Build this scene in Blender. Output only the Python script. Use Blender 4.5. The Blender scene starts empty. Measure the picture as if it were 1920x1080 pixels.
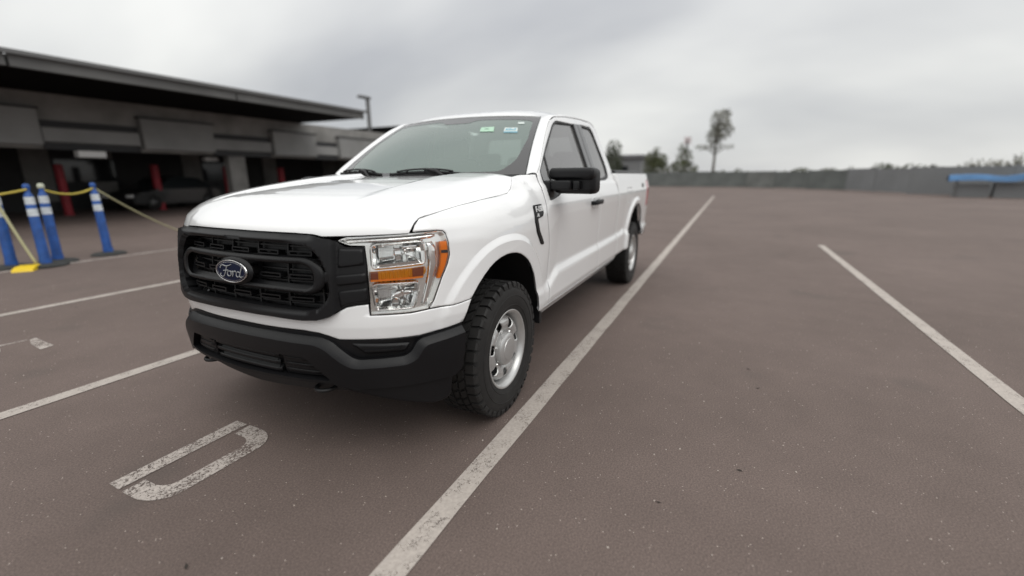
import bpy, bmesh, math, random
import numpy as np
from mathutils import Vector, Matrix
from mathutils.geometry import delaunay_2d_cdt

random.seed(7)
scene = bpy.context.scene
COL = scene.collection

# ------------------------------------------------------------------ camera
CAM_POS = (2.1986, 2.0728, 1.3807)
YAW, PITCH, ROLL = 3.5889, -0.2463, -0.0045
cam_data = bpy.data.cameras.new('camera')
cam_data.sensor_width = 36.0
cam_data.lens = 836.95 / 1920 * 36.0
cam_data.clip_start = 0.05
cam_data.clip_end = 3000
cam = bpy.data.objects.new('camera', cam_data)
COL.objects.link(cam)
_f = Vector((math.cos(PITCH)*math.cos(YAW), math.cos(PITCH)*math.sin(YAW), math.sin(PITCH)))
_r = _f.cross(Vector((0, 0, 1))).normalized()
_u = _r.cross(_f)
_r2 = _r*math.cos(ROLL) + _u*math.sin(ROLL)
_u2 = -_r*math.sin(ROLL) + _u*math.cos(ROLL)
cam.matrix_world = Matrix(((_r2.x, _u2.x, -_f.x, CAM_POS[0]), (_r2.y, _u2.y, -_f.y, CAM_POS[1]),
                           (_r2.z, _u2.z, -_f.z, CAM_POS[2]), (0, 0, 0, 1)))
cam_data.dof.use_dof = True
cam_data.dof.focus_distance = 2.36
cam_data.dof.aperture_fstop = 0.62
scene.camera = cam

# ------------------------------------------------------------------ overcast sky and soft sun
SUN_EL, SUN_AZ = math.radians(50), math.radians(62)
world = bpy.data.worlds.new('World')
scene.world = world
world.use_nodes = True
wn = world.node_tree.nodes
wl = world.node_tree.links
for n in list(wn):
    wn.remove(n)
def wnode(t, **k):
    n = wn.new(t)
    for a, b in k.items():
        setattr(n, a, b)
    return n
w_out = wnode('ShaderNodeOutputWorld')
w_bg = wnode('ShaderNodeBackground')
w_sky = wnode('ShaderNodeTexSky', sky_type='NISHITA', sun_disc=False)
w_sky.sun_elevation = SUN_EL
w_sky.sun_rotation = math.pi/2 - SUN_AZ
w_tc = wnode('ShaderNodeTexCoord')
w_sep = wnode('ShaderNodeSeparateXYZ')
wl.new(w_tc.outputs['Generated'], w_sep.inputs[0])
# project the direction on a cloud sheet: (x, y) / (z + 0.18)
w_add = wnode('ShaderNodeMath', operation='ADD'); w_add.inputs[1].default_value = 0.5
w_max = wnode('ShaderNodeMath', operation='MAXIMUM'); w_max.inputs[1].default_value = 0.0
wl.new(w_sep.outputs[2], w_max.inputs[0]); wl.new(w_max.outputs[0], w_add.inputs[0])
w_div = wnode('ShaderNodeVectorMath', operation='DIVIDE')
w_comb = wnode('ShaderNodeCombineXYZ')
for i in range(3):
    wl.new(w_add.outputs[0], w_comb.inputs[i])
wl.new(w_tc.outputs['Generated'], w_div.inputs[0]); wl.new(w_comb.outputs[0], w_div.inputs[1])
w_map = wnode('ShaderNodeMapping')
w_map.inputs['Rotation'].default_value = (0, 0, 0.9)
w_map.inputs['Scale'].default_value = (1.15, 0.62, 0.5)
w_map.inputs['Location'].default_value = (5.3, 2.2, 0.0)
wl.new(w_div.outputs[0], w_map.inputs[0])
w_no = wnode('ShaderNodeTexNoise'); w_no.inputs['Scale'].default_value = 1.5
w_no.inputs['Detail'].default_value = 4; w_no.inputs['Roughness'].default_value = 0.42
wl.new(w_map.outputs[0], w_no.inputs['Vector'])
w_rp = wnode('ShaderNodeValToRGB')
w_rp.color_ramp.elements[0].position = 0.30; w_rp.color_ramp.elements[0].color = (0.50, 0.51, 0.53, 1)
w_rp.color_ramp.elements[1].position = 0.66; w_rp.color_ramp.elements[1].color = (0.95, 0.95, 0.915, 1)
e = w_rp.color_ramp.elements.new(0.48); e.color = (0.71, 0.715, 0.71, 1)
wl.new(w_no.outputs['Fac'], w_rp.inputs[0])
# overcast luminance: zenith about three times the horizon (CIE overcast sky)
w_cie = wnode('ShaderNodeMapRange'); w_cie.inputs['From Min'].default_value = 0.16
w_cie.inputs['From Max'].default_value = 1.0
w_cie.inputs['To Min'].default_value = 1.0; w_cie.inputs['To Max'].default_value = 1.95
wl.new(w_sep.outputs[2], w_cie.inputs['Value'])
w_mul = wnode('ShaderNodeVectorMath', operation='SCALE')
wl.new(w_rp.outputs[0], w_mul.inputs[0]); wl.new(w_cie.outputs[0], w_mul.inputs['Scale'])
w_sc = wnode('ShaderNodeVectorMath', operation='SCALE'); w_sc.inputs['Scale'].default_value = 0.10
wl.new(w_sky.outputs[0], w_sc.inputs[0])
w_mix = wnode('ShaderNodeMix', data_type='RGBA'); w_mix.inputs[0].default_value = 0.93
wl.new(w_sc.outputs[0], w_mix.inputs[6]); wl.new(w_mul.outputs[0], w_mix.inputs[7])
wl.new(w_mix.outputs[2], w_bg.inputs['Color'])
w_bg.inputs['Strength'].default_value = 1.0
wl.new(w_bg.outputs[0], w_out.inputs[0])

sun_d = bpy.data.lights.new('sun', 'SUN')
sun_d.energy = 0.85
sun_d.angle = math.radians(40)
sun_d.color = (1.0, 0.97, 0.93)
sun = bpy.data.objects.new('sun', sun_d)
COL.objects.link(sun)
sun.location = (0, 0, 30)
_sd = Vector((math.cos(SUN_EL)*math.cos(SUN_AZ), math.cos(SUN_EL)*math.sin(SUN_AZ), math.sin(SUN_EL)))
sun.rotation_euler = _sd.to_track_quat('Z', 'Y').to_euler()

vs = scene.view_settings
vs.view_transform = 'Standard'
vs.look = 'None'
vs.exposure = 0.0
vs.gamma = 1.0
vs.use_curve_mapping = False
scene.cycles.use_denoising = True
scene.cycles.max_bounces = 10
scene.cycles.transparent_max_bounces = 16

# ------------------------------------------------------------------ materials
def mat(name, color=(.5, .5, .5), rough=.5, metal=0., coat=0., spec=.5, bump=None, var=None, coat_rough=.03, emis=None):
    """bump=(scale, strength, distance); var=(scale, amount) multiplies the colour by noise"""
    m = bpy.data.materials.new(name)
    m.use_nodes = True
    nt = m.node_tree; b = nt.nodes['Principled BSDF']
    b.inputs['Base Color'].default_value = (*color, 1)
    b.inputs['Roughness'].default_value = rough
    b.inputs['Metallic'].default_value = metal
    b.inputs['Coat Weight'].default_value = coat
    b.inputs['Coat Roughness'].default_value = coat_rough
    b.inputs['Specular IOR Level'].default_value = spec
    tc = None
    if bump or var:
        tc = nt.nodes.new('ShaderNodeTexCoord')
    if var:
        n = nt.nodes.new('ShaderNodeTexNoise'); n.inputs['Scale'].default_value = var[0]; n.inputs['Detail'].default_value = 6
        nt.links.new(tc.outputs['Object'], n.inputs['Vector'])
        r = nt.nodes.new('ShaderNodeMapRange'); r.inputs['From Min'].default_value = .3; r.inputs['From Max'].default_value = .7
        r.inputs['To Min'].default_value = 1-var[1]; r.inputs['To Max'].default_value = 1+var[1]
        nt.links.new(n.outputs['Fac'], r.inputs['Value'])
        x = nt.nodes.new('ShaderNodeVectorMath'); x.operation = 'SCALE'; x.inputs[0].default_value = color
        nt.links.new(r.outputs[0], x.inputs['Scale']); nt.links.new(x.outputs[0], b.inputs['Base Color'])
    if bump:
        n = nt.nodes.new('ShaderNodeTexNoise'); n.inputs['Scale'].default_value = bump[0]; n.inputs['Detail'].default_value = 3
        nt.links.new(tc.outputs['Object'], n.inputs['Vector'])
        p = nt.nodes.new('ShaderNodeBump'); p.inputs['Strength'].default_value = bump[1]; p.inputs['Distance'].default_value = bump[2]
        nt.links.new(n.outputs['Fac'], p.inputs['Height']); nt.links.new(p.outputs[0], b.inputs['Normal'])
    return m

def glass_mat(name, tint, refl=1.0, ior=1.5, rough=0.0, sky_sheen=0.0, sheen_col=(.5, .55, .52)):
    """thin glass: tinted see-through sheet with a mirror reflection by Fresnel; haze = diffuse film that paints in milky sky reflection"""
    m = bpy.data.materials.new(name); m.use_nodes = True
    nt = m.node_tree; nt.nodes.clear()
    o = nt.nodes.new('ShaderNodeOutputMaterial')
    t = nt.nodes.new('ShaderNodeBsdfTransparent'); t.inputs[0].default_value = (*tint, 1)
    g = nt.nodes.new('ShaderNodeBsdfGlossy'); g.inputs['Roughness'].default_value = rough
    g.inputs[0].default_value = (refl, refl, refl, 1)
    f = nt.nodes.new('ShaderNodeFresnel'); f.inputs['IOR'].default_value = ior
    mx = nt.nodes.new('ShaderNodeMixShader')
    last = t.outputs[0]
    if sky_sheen:
        d = nt.nodes.new('ShaderNodeBsdfDiffuse'); d.inputs[0].default_value = (*sheen_col, 1)
        hm = nt.nodes.new('ShaderNodeMixShader'); hm.inputs[0].default_value = sky_sheen
        nt.links.new(t.outputs[0], hm.inputs[1]); nt.links.new(d.outputs[0], hm.inputs[2]); last = hm.outputs[0]
    nt.links.new(f.outputs[0], mx.inputs[0]); nt.links.new(last, mx.inputs[1]); nt.links.new(g.outputs[0], mx.inputs[2])
    nt.links.new(mx.outputs[0], o.inputs[0])
    return m

M = {}
M['paint'] = mat('white_paint', (.82, .825, .83), .28, coat=1.0)
M['plastic'] = mat('black_moulded_plastic', (.0065, .0065, .0075), .42, spec=.28, bump=(900, .25, .001))
M['plastic_dark'] = mat('dark_plastic', (.006, .006, .007), .5)
M['gloss_black'] = mat('gloss_black', (.01, .01, .011), .12)
M['rubber'] = mat('tyre_rubber', (.0105, .0098, .0094), .72, bump=(160, .3, .002), var=(14, .35))
M['seal'] = mat('rubber_seal', (.012, .012, .013), .5)
M['rim'] = mat('silver_wheel_paint', (.50, .50, .495), .32, metal=.55, coat=.3, var=(9, .06))
M['chrome'] = mat('chrome', (.93, .93, .92), .07, metal=1.0)
M['reflector'] = mat('reflector', (.92, .93, .92), .10, metal=.9)
M['bezel'] = mat('satin_bezel', (.90, .90, .88), .16, metal=.75)
M['amber'] = mat('amber_plastic', (.95, .235, .008), .35)
M['amber_ribs'] = mat('amber_lamp', (.66, .25, .012), .12, coat=.3)
M['amber_dark'] = mat('amber_end', (.22, .055, .02), .15, coat=.4)
M['red_lens'] = mat('red_lens', (.42, .005, .03), .12, coat=1)
M['lens'] = glass_mat('clear_lens', (.97, .97, .97), 1.0, 1.32)
M['windshield'] = glass_mat('windshield_glass', (.62, .74, .68), 1.0, 1.62, sky_sheen=.36, sheen_col=(.34, .445, .40))  # green-grey diffuse film paints in the milky sky reflection
M['sideglass'] = glass_mat('side_glass', (.55, .57, .56), 1.0, 2.1, sky_sheen=.30, sheen_col=(.42, .41, .40))  # grey diffuse film paints reflected sky into the panes
M['frit'] = mat('glass_frit', (.045, .044, .045), .22, coat=.4)
M['rearglass'] = glass_mat('privacy_glass', (.16, .17, .17), 1.0, 1.6)
M['emblem_blue'] = mat('emblem_enamel', (.006, .010, .030), .4, spec=.12)
M['script'] = mat('emblem_script', (.34, .35, .36), .4)
M['badge_white'] = mat('badge_silver', (.8, .8, .8), .25, metal=.3)
M['interior'] = mat('interior_grey', (.20, .20, .20), .7)
M['interior_dark'] = mat('interior_dark', (.03, .03, .032), .7)
M['seat'] = mat('seat_cloth', (.17, .17, .17), .9, bump=(300, .3, .002))
M['headliner'] = mat('headliner', (.45, .45, .44), .9)
M['chassis'] = mat('chassis_black', (.01, .01, .01), .7)
M['trim_grey'] = mat('pillar_trim', (.035, .034, .034), .28, coat=.5)
M['sticker_green'] = mat('sticker_green', (.40, .60, .46), .6)
M['sticker_white'] = mat('sticker_white', (.60, .66, .64), .6)
M['sticker_blue'] = mat('sticker_blue', (.22, .42, .50), .6)
M['ink'] = mat('sticker_ink', (.12, .2, .16), .7)

# ------------------------------------------------------------------ object helpers
def link(name, me, material, parent=None):
    o = bpy.data.objects.new(name, me)
    COL.objects.link(o)
    if material is not None and not me.materials:
        me.materials.append(M[material] if isinstance(material, str) else material)
    if parent is not None:
        o.parent = parent
    return o
def tag(o, label=None, cat=None, group=None, kind=None):
    if label: o['label'] = label
    if cat: o['category'] = cat
    if group: o['group'] = group
    if kind: o['kind'] = kind
    return o
def empty(name, loc=(0, 0, 0), rz=0.):
    o = bpy.data.objects.new(name, None)
    o.empty_display_size = .2
    COL.objects.link(o); o.location = loc; o.rotation_euler = (0, 0, rz)
    return o
def children(o): return [c for c in bpy.data.objects if c.parent == o]
def copy_tree(o, parent=None):
    c = o.copy(); COL.objects.link(c)
    if parent is not None: c.parent = parent
    for ch in children(o): copy_tree(ch, c)
    return c
class MB:
    """mesh builder: collects boxes, tubes, lathes"""
    def __init__(s): s.v = []; s.f = []; s.sm = []
    def add(s, v, f, smooth=False):
        b = len(s.v); s.v += [tuple(map(float, p)) for p in v]
        for q in f: s.f.append([b+i for i in q]); s.sm.append(smooth)
        return s
    def box(s, x0, x1, y0, y1, z0, z1):
        v = [(x, y, z) for x in (x0, x1) for y in (y0, y1) for z in (z0, z1)]
        return s.add(v, [(0, 1, 3, 2), (4, 6, 7, 5), (0, 4, 5, 1), (2, 3, 7, 6), (0, 2, 6, 4), (1, 5, 7, 3)])
    def rbox(s, c, size, r, R=None, seg=3):
        """rounded box, via a bmesh bevel"""
        bm = bmesh.new(); bmesh.ops.create_cube(bm, size=1)
        for q in bm.verts: q.co = Vector((q.co.x*size[0], q.co.y*size[1], q.co.z*size[2]))
        bmesh.ops.bevel(bm, geom=bm.edges[:], offset=r, segments=seg, affect='EDGES', profile=.5)
        bm.verts.index_update()
        pts = [(R @ q.co if R is not None else q.co) + Vector(c) for q in bm.verts]
        fs = [[q.index for q in f.verts] for f in bm.faces]; bm.free()
        return s.add(pts, fs, True)
    def tube(s, pts, r, n=8, cap=True, closed=False, flat=1.0):
        P = [Vector(p) for p in pts]; rad = r if isinstance(r, (list, tuple)) else [r]*len(P)
        N = len(P); vs_ = []; up = None
        for i, p in enumerate(P):
            if closed: t = (P[(i+1) % N]-P[i-1])
            else: t = P[min(i+1, N-1)]-P[max(i-1, 0)]
            t.normalize()
            if up is None: up = Vector((0, 0, 1)) if abs(t.z) < .9 else Vector((1, 0, 0))
            a = t.cross(up); a.normalize(); b = a.cross(t); b.normalize(); up = b
            for k in range(n):
                an = 2*math.pi*k/n; vs_.append(p + a*math.cos(an)*rad[i] + b*math.sin(an)*rad[i]*flat)
        fs = []
        for i in range(N if closed else N-1):
            j = (i+1) % N
            for k in range(n): fs.append((i*n+k, i*n+(k+1) % n, j*n+(k+1) % n, j*n+k))
        if cap and not closed: fs += [list(range(n))[::-1], list(range((N-1)*n, N*n))]
        return s.add(vs_, fs, True)
    def lathe(s, prof, n=48, axis='y', c=(0, 0, 0), smooth=True, close=False):
        """prof: list of (radius, along-axis)"""
        vs_ = []
        for (r, h) in prof:
            for k in range(n):
                a = 2*math.pi*k/n; p, q = r*math.cos(a), r*math.sin(a)
                vs_.append({'y': (c[0]+p, c[1]+h, c[2]+q), 'z': (c[0]+p, c[1]+q, c[2]+h), 'x': (c[0]+h, c[1]+p, c[2]+q)}[axis])
        fs = []
        m = len(prof)
        for i in range(m if close else m-1):
            for k in range(n):
                fs.append((i*n+k, i*n+(k+1) % n, ((i+1) % m)*n+(k+1) % n, ((i+1) % m)*n+k))
        return s.add(vs_, fs, smooth)
    def prism(s, poly, lo, hi, axis='y'):
        """extrude a polygon; axis y: poly is (x,z); axis z: poly is (x,y); axis x: poly is (y,z)"""
        n = len(poly)
        def P(a, b, h): return {'y': (a, h, b), 'z': (a, b, h), 'x': (h, a, b)}[axis]
        v = [P(a, b, lo) for a, b in poly]+[P(a, b, hi) for a, b in poly]
        f = [list(range(n)), list(range(2*n-1, n-1, -1))]+[(i, (i+1) % n, n+(i+1) % n, n+i) for i in range(n)]
        return s.add(v, f)
    def build(s, name, material, parent=None, recalc=True):
        me = bpy.data.meshes.new(name); me.from_pydata(s.v, [], s.f)
        me.polygons.foreach_set('use_smooth', s.sm)
        if recalc:
            bm = bmesh.new(); bm.from_mesh(me); bmesh.ops.recalc_face_normals(bm, faces=bm.faces[:]); bm.to_mesh(me); bm.free()
        me.update()
        if any(s.sm) and not all(s.sm): pass
        return link(name, me, material, parent)
def sharpen(o, deg=35):
    """mark edges sharper than deg so that smooth shading keeps them crisp"""
    me = o.data; bm = bmesh.new(); bm.from_mesh(me)
    for f in bm.faces: f.smooth = True
    for e_ in bm.edges:
        if len(e_.link_faces) == 2 and e_.calc_face_angle(0) > math.radians(deg): e_.smooth = False
    bm.to_mesh(me); bm.free()
    return o

# ---- panels: an outline in surface coordinates, meshed on a curved surface, with edge roll and flange
def densify(P, su, sv):
    o = []
    for i in range(len(P)):
        a = np.array(P[i], float); b = np.array(P[(i+1) % len(P)], float); d = b-a
        n = max(1, int(math.ceil(math.hypot(d[0]/su, d[1]/sv))))
        for k in range(n): o.append(a+d*k/n)
    return np.array(o)
def rounded(P, r, n=4):
    """round the corners of a polygon; r a number or a list per corner"""
    o = []; N = len(P)
    for i in range(N):
        a = np.array(P[i-1], float); b = np.array(P[i], float); c = np.array(P[(i+1) % N], float)
        rr = r[i] if isinstance(r, (list, tuple)) else r
        la = np.linalg.norm(a-b); lc = np.linalg.norm(c-b); q = min(rr, la*.45, lc*.45)
        if q < 1e-5: o.append(tuple(b)); continue
        p0 = b+(a-b)/la*q; p1 = b+(c-b)/lc*q
        for k in range(n+1):
            t = k/n; o.append(tuple((1-t)**2*p0+2*t*(1-t)*b+t*t*p1))
    return o
def mirror_outline(half):
    """half outline with u>=0 from the middle round to the middle -> full symmetric outline"""
    h = [tuple(p) for p in half]
    m = [(-u, v) for u, v in h[::-1] if abs(u) > 1e-6]
    return h+m
def inside(P, Q):
    """points P (n,2) inside polygon Q"""
    x, y = P[:, 0], P[:, 1]; c = np.zeros(len(P), bool); n = len(Q)
    for i in range(n):
        x0, y0 = Q[i-1]; x1, y1 = Q[i]
        k = ((y0 > y) != (y1 > y))
        if y0 != y1: c ^= k & (x < (x1-x0)*(y-y0)/(y1-y0)+x0)
    return c
def pdist(P, Q):
    """distance of P to closed polyline Q"""
    d = np.full(len(P), 1e9)
    for i in range(len(Q)):
        a = Q[i-1]; b = Q[i]; ab = b-a; L = ab@ab
        if L < 1e-14: continue
        t = np.clip(((P-a)@ab)/L, 0, 1)
        d = np.minimum(d, np.linalg.norm(P-a-t[:, None]*ab, axis=1))
    return d
def panel_mesh(name, fn, outline, step=.03, holes=(), bevel=None, thick=.02, extra=None, pts=None, flange=True, keep=None):
    su, sv = step if isinstance(step, tuple) else (step, step)
    loops = [densify(outline, su, sv)]+[densify(h, su, sv) for h in holes]
    sc = np.array([1/su, 1/sv])
    lo = loops[0].min(0); hi = loops[0].max(0)
    gu = np.arange(lo[0]+su*.5, hi[0], su); gv = np.arange(lo[1]+sv*.5, hi[1], sv)
    G = np.array([(u+(su*.5 if j % 2 else 0), v) for j, v in enumerate(gv) for u in gu]).reshape(-1, 2)
    if keep is not None: G = G[keep(G[:, 0], G[:, 1])]
    if pts is not None and len(pts): G = np.concatenate([np.array(pts, float).reshape(-1, 2), G])
    ring = []
    if bevel:
        for L in loops:
            t = np.roll(L, -1, 0)-np.roll(L, 1, 0); l = np.linalg.norm(t, axis=1)[:, None]+1e-12; t = t/l
            nn = np.stack([-t[:, 1], t[:, 0]], -1)
            for k in (.2, .45, .7, 1.0):
                for sg in (1, -1):
                    q = L+nn*sg*bevel[0]*k
                    dd = np.minimum.reduce([pdist(q, l2) for l2 in loops])
                    q = q[dd > bevel[0]*k*.93]; ring.append(q)
    def ok(q, marg):
        k = inside(q, loops[0])
        for h in loops[1:]: k &= ~inside(q, h)
        q = q[k]
        if marg and len(q):
            d = np.minimum.reduce([pdist(q*sc, l*sc) for l in loops]); q = q[d > marg]
        return q
    G = ok(G, .45)
    if ring:
        R_ = ok(np.concatenate(ring), 0)
        if len(R_):
            if len(G):
                d = np.minimum.reduce([pdist(G, l) for l in loops]); G = G[d > bevel[0]*1.15]
            G = np.concatenate([G, R_])
    V = np.concatenate(loops+[G]) if len(G) else np.concatenate(loops)
    E = []; b = 0
    for L in loops:
        n = len(L); E += [(b+i, b+(i+1) % n) for i in range(n)]; b += n
    r = delaunay_2d_cdt([Vector(p) for p in V*sc], E, [], 0, 1e-7)
    W = np.array([tuple(p) for p in r[0]])/sc
    T = np.array([list(f) for f in r[2] if len(f) == 3])
    cen = W[T].mean(1); k = inside(cen, loops[0])
    for h in loops[1:]: k &= ~inside(cen, h)
    T = T[k]
    def e_of(P):
        e_ = np.zeros(len(P))
        if extra is not None: e_ = e_+extra(P[:, 0], P[:, 1])
        if bevel:
            d = np.minimum.reduce([pdist(P, l) for l in loops])
            ins = inside(P, loops[0])
            for h_ in loops[1:]: ins &= ~inside(P, h_)
            w = np.clip(np.where(ins, d, -d)/bevel[0], -.3, 1)
            p = bevel[2] if len(bevel) > 2 else 2.0
            e_ = e_-bevel[1]*(1-w)**p
        return e_
    g = lambda P: fn(P[:, 0], P[:, 1], e_of(P))
    h = .0012
    X = g(W)
    # normals: difference inward of the outline so that the edge roll is sampled properly
    du = g(W+[h, 0])-g(W-[h, 0]); dv = g(W+[0, h])-g(W-[0, h])
    N = np.cross(du, dv); N /= np.linalg.norm(N, axis=1)[:, None]+1e-12
    # triangle orientation to agree with normal
    fn_ = np.cross(X[T[:, 1]]-X[T[:, 0]], X[T[:, 2]]-X[T[:, 0]])
    flip = (fn_*N[T].sum(1)).sum(1) < 0
    T[flip] = T[flip][:, ::-1]
    verts = X; norms = N; faces = [tuple(t) for t in T]
    if flange and thick:
        # find boundary edges
        cnt = {}
        for t in T:
            for i in range(3):
                a, c = t[i], t[(i+1) % 3]; cnt[(a, c)] = 1
        be = [(a, c) for (a, c) in cnt if (c, a) not in cnt]
        base = len(verts); vv = []; nn = []; ff = []
        for a, c in be:
            pa, pc = X[a], X[c]; na, nc = N[a], N[c]
            if bevel:
                na = nc = (na+nc)/np.linalg.norm(na+nc)
            o = np.cross(pc-pa, (na+nc)*.5); o /= np.linalg.norm(o)+1e-12
            i0 = base+len(vv)
            vv += [pa, pc, pc-nc*thick, pa-na*thick]; nn += [o]*4; ff.append((i0+1, i0, i0+3, i0+2))
        if vv:
            verts = np.concatenate([X, np.array(vv)]); norms = np.concatenate([N, np.array(nn)]); faces += ff
    return verts, faces, norms
def mesh_from(name, V, F, N):
    me = bpy.data.meshes.new(name); me.from_pydata([tuple(p) for p in V], [], F)
    me.polygons.foreach_set('use_smooth', [True]*len(F)); me.update()
    me.normals_split_custom_set_from_vertices([tuple(n) for n in N])
    return me
FLIP = np.array([1, -1, 1.])
def panel(name, material, parent, fn, outline, sides='L', **k):
    """sides: L one panel as given; LR the panel and its mirror image (returns both)"""
    V, F, N = panel_mesh(name, fn, outline, **k)
    # outward check: body panels must face away from the middle of the truck
    o1 = link(name, mesh_from(name, V, F, N), material, parent if not isinstance(parent, (list, tuple)) else parent[0])
    if sides == 'L': return o1
    o2 = link(name, mesh_from(name, V*FLIP, [tuple(reversed(f)) for f in F], N*FLIP), material,
              parent if not isinstance(parent, (list, tuple)) else parent[1])
    return o1, o2
def both(name, mb_fn, material, parent):
    """build a mesh by mb_fn() and its mirror image"""
    mb = mb_fn(); par = parent if isinstance(parent, (list, tuple)) else (parent, parent)
    a = mb.build(name, material, par[0])
    m2 = MB(); m2.v = [(x, -y, z) for x, y, z in mb.v]; m2.f = [list(reversed(f)) for f in mb.f]; m2.sm = mb.sm
    return a, m2.build(name, material, par[1])

# ================================================================== body surface maths

# ---- body surface functions of the pickup (x forward, y left, z up, origin under front axle)
def hermite(P,n):
    P=np.array(P,float);t=np.concatenate([[0],np.cumsum(np.linalg.norm(np.diff(P,axis=0),axis=1))])
    m=np.gradient(P,t,axis=0);o=[]
    for i in range(len(P)-1):
        h=t[i+1]-t[i]
        s=np.linspace(0,1,n,endpoint=False)[:,None]
        o.append((2*s**3-3*s**2+1)*P[i]+(s**3-2*s**2+s)*h*m[i]+(-2*s**3+3*s**2)*P[i+1]+(s**3-s**2)*h*m[i+1])
    o.append(P[-1:]);return np.concatenate(o)
PLAN=[(.868,-.2),(.875,0),(.868,.2),(.842,.4),(.795,.56),(.738,.67),(.676,.76),(.60,.84),(.50,.908),(.36,.957),(.2,.983),(0,.996),(-.3,1.0),(-.6,1.0),(-1.2,1.0),(-2,1.0),(-2.8,1.0),(-3.7,1.0),(-4.3,.996),(-4.62,.990),(-4.74,.975),(-4.80,.92),(-4.82,.82)]
_c=hermite(PLAN,40);_c=_c[40:]
_S=np.concatenate([[0],np.cumsum(np.linalg.norm(np.diff(_c,axis=0),axis=1))])
_T=np.gradient(_c,_S,axis=0);_T/=np.linalg.norm(_T,axis=1)[:,None]
def plan(s):
    a=np.abs(s);sg=np.where(np.asarray(s)<0,-1.,1.)
    x=np.interp(a,_S,_c[:,0]);y=np.interp(a,_S,_c[:,1])
    tx=np.interp(a,_S,_T[:,0]);ty=np.interp(a,_S,_T[:,1]);l=np.hypot(tx,ty);tx/=l;ty/=l
    return x,y,ty,-tx,sg          # pos, outward normal (nx,ny)
def s_of_x(x): return np.interp(-np.asarray(x,float),-_c[:,0],_S)
def smooth(t): t=np.clip(t,0,1);return t*t*(3-2*t)
def tab(z,T,w=.012):
    # piecewise linear table softened by sampling
    T=np.array(T,float);z=np.asarray(z,float)
    return sum(np.interp(z+d*w,T[:,0],T[:,1])*k for d,k in((-1,.15),(-.5,.22),(0,.26),(.5,.22),(1,.15)))
P_FRONT=[(.3,.0),(.6,.033),(.75,.033),(.97,.018),(1.09,0),(1.15,-.014),(1.25,-.05)]
P_CORN=[(.3,-.02),(.55,.004),(.75,.010),(.97,.008),(1.09,0),(1.15,-.018),(1.20,-.05),(1.24,-.10)]
P_FEND=[(.3,-.06),(.5,-.01),(.7,-.004),(.9,0),(1.06,.002),(1.12,-.006),(1.17,-.022),(1.21,-.045),(1.245,-.08),(1.27,-.118),(1.29,-.16)]
P_FENR=[(.3,-.08),(.46,-.045),(.5,-.014),(.54,-.004),(.62,.0),(.66,-.012),(.9,-.004),(1.06,.002),(1.14,-.004),(1.2,-.02),(1.25,-.045),(1.29,-.075),(1.33,-.11),(1.37,-.15),(1.42,-.2)]
def P_DOOR(z,zl):
    # zl = height of the upper edge of the sill ledge
    lo=np.interp(z,[.3,.455,.48,.505,.535],[-.14,-.05,-.022,-.012,-.004])
    a=np.interp((z-zl),[-.2,-.07,-.055,0,.012,.2,.36,.42],[-.002,0.0,-.001,-.021,-.022,-.008,.003,.003])
    up=np.interp(z,[1.17,1.195,1.225,1.31],[0,-.002,-.010,-.040])
    g=np.interp(z,[1.31,1.335,1.90],[0,-.022,-.242])
    return np.where(z<.535,np.minimum(lo,a),a)+up+g
def ledge(x):
    return np.interp(-x,[.3,.45,.62,.70,.82,2.6,2.95,3.05,3.30,3.5],[.60,.625,.66,.69,.747,.760,.768,.785,.725,.72])
def doorprof(z,zl,w=.006):
    return sum(P_DOOR(z+d*w,zl)*k for d,k in((-1,.15),(-.5,.22),(0,.26),(.5,.22),(1,.15)))
def bedprof(z,zl):
    lo=doorprof(np.minimum(z,1.16),zl)
    up=np.interp(z,[1.16,1.195,1.225,1.33,1.40,1.44],[0,-.002,-.008,-.03,-.05,-.075])
    return lo+up
ARCH_F=(0.015,.415,.485,.545,2.3);ARCH_R=(-3.735,.415,.485,.585,2.25)   # cx,cz,rx,rz,power
def arch_r(x,z,A):
    cx,cz,rx,rz,p=A
    return (np.abs((x-cx)/rx)**p+np.abs(np.maximum(z-cz,0)/rz)**p)**(1/p)
def flare(x,z,A,h=.016):
    r=arch_r(x,z,A)
    w=np.clip((1.20-r)/.065,0,1)   # ramp with a crisp outer crease
    return h*(w*.75+smooth(w)*.25)
def off(s,z):
    a=np.abs(s);x,y,nx,ny,sg=plan(s);z=np.asarray(z,float)
    f=tab(z,P_FRONT);c=tab(z,P_CORN);fe=tab(z,P_FEND);fr=tab(z,P_FENR)
    d=doorprof(z,ledge(x));b=bedprof(z,ledge(x))
    o=f
    def mix(o,n,t):return o*(1-t)+n*t
    o=mix(o,c,smooth((.74-x)/.28));o=mix(o,fe,smooth((.42-x)/.35));o=mix(o,fr,smooth((-.12-x)/.32))
    o=mix(o,d,smooth((-.50-x)/.16));o=mix(o,b,smooth((-2.705-x)/.02))
    o=o+flare(x,z,ARCH_F)*smooth((.60-x)/.15)+flare(x,z,ARCH_R,.022)*smooth((-2.9-x)/.1)
    return o
def S(s,z,e=0.):
    """shell point at arc position s, height z, pushed out by e"""
    x,y,nx,ny,sg=plan(s);o=off(s,z)+e
    return np.stack([x+nx*o,sg*(y+ny*o),np.asarray(z,float)+0*x],-1)
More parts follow.
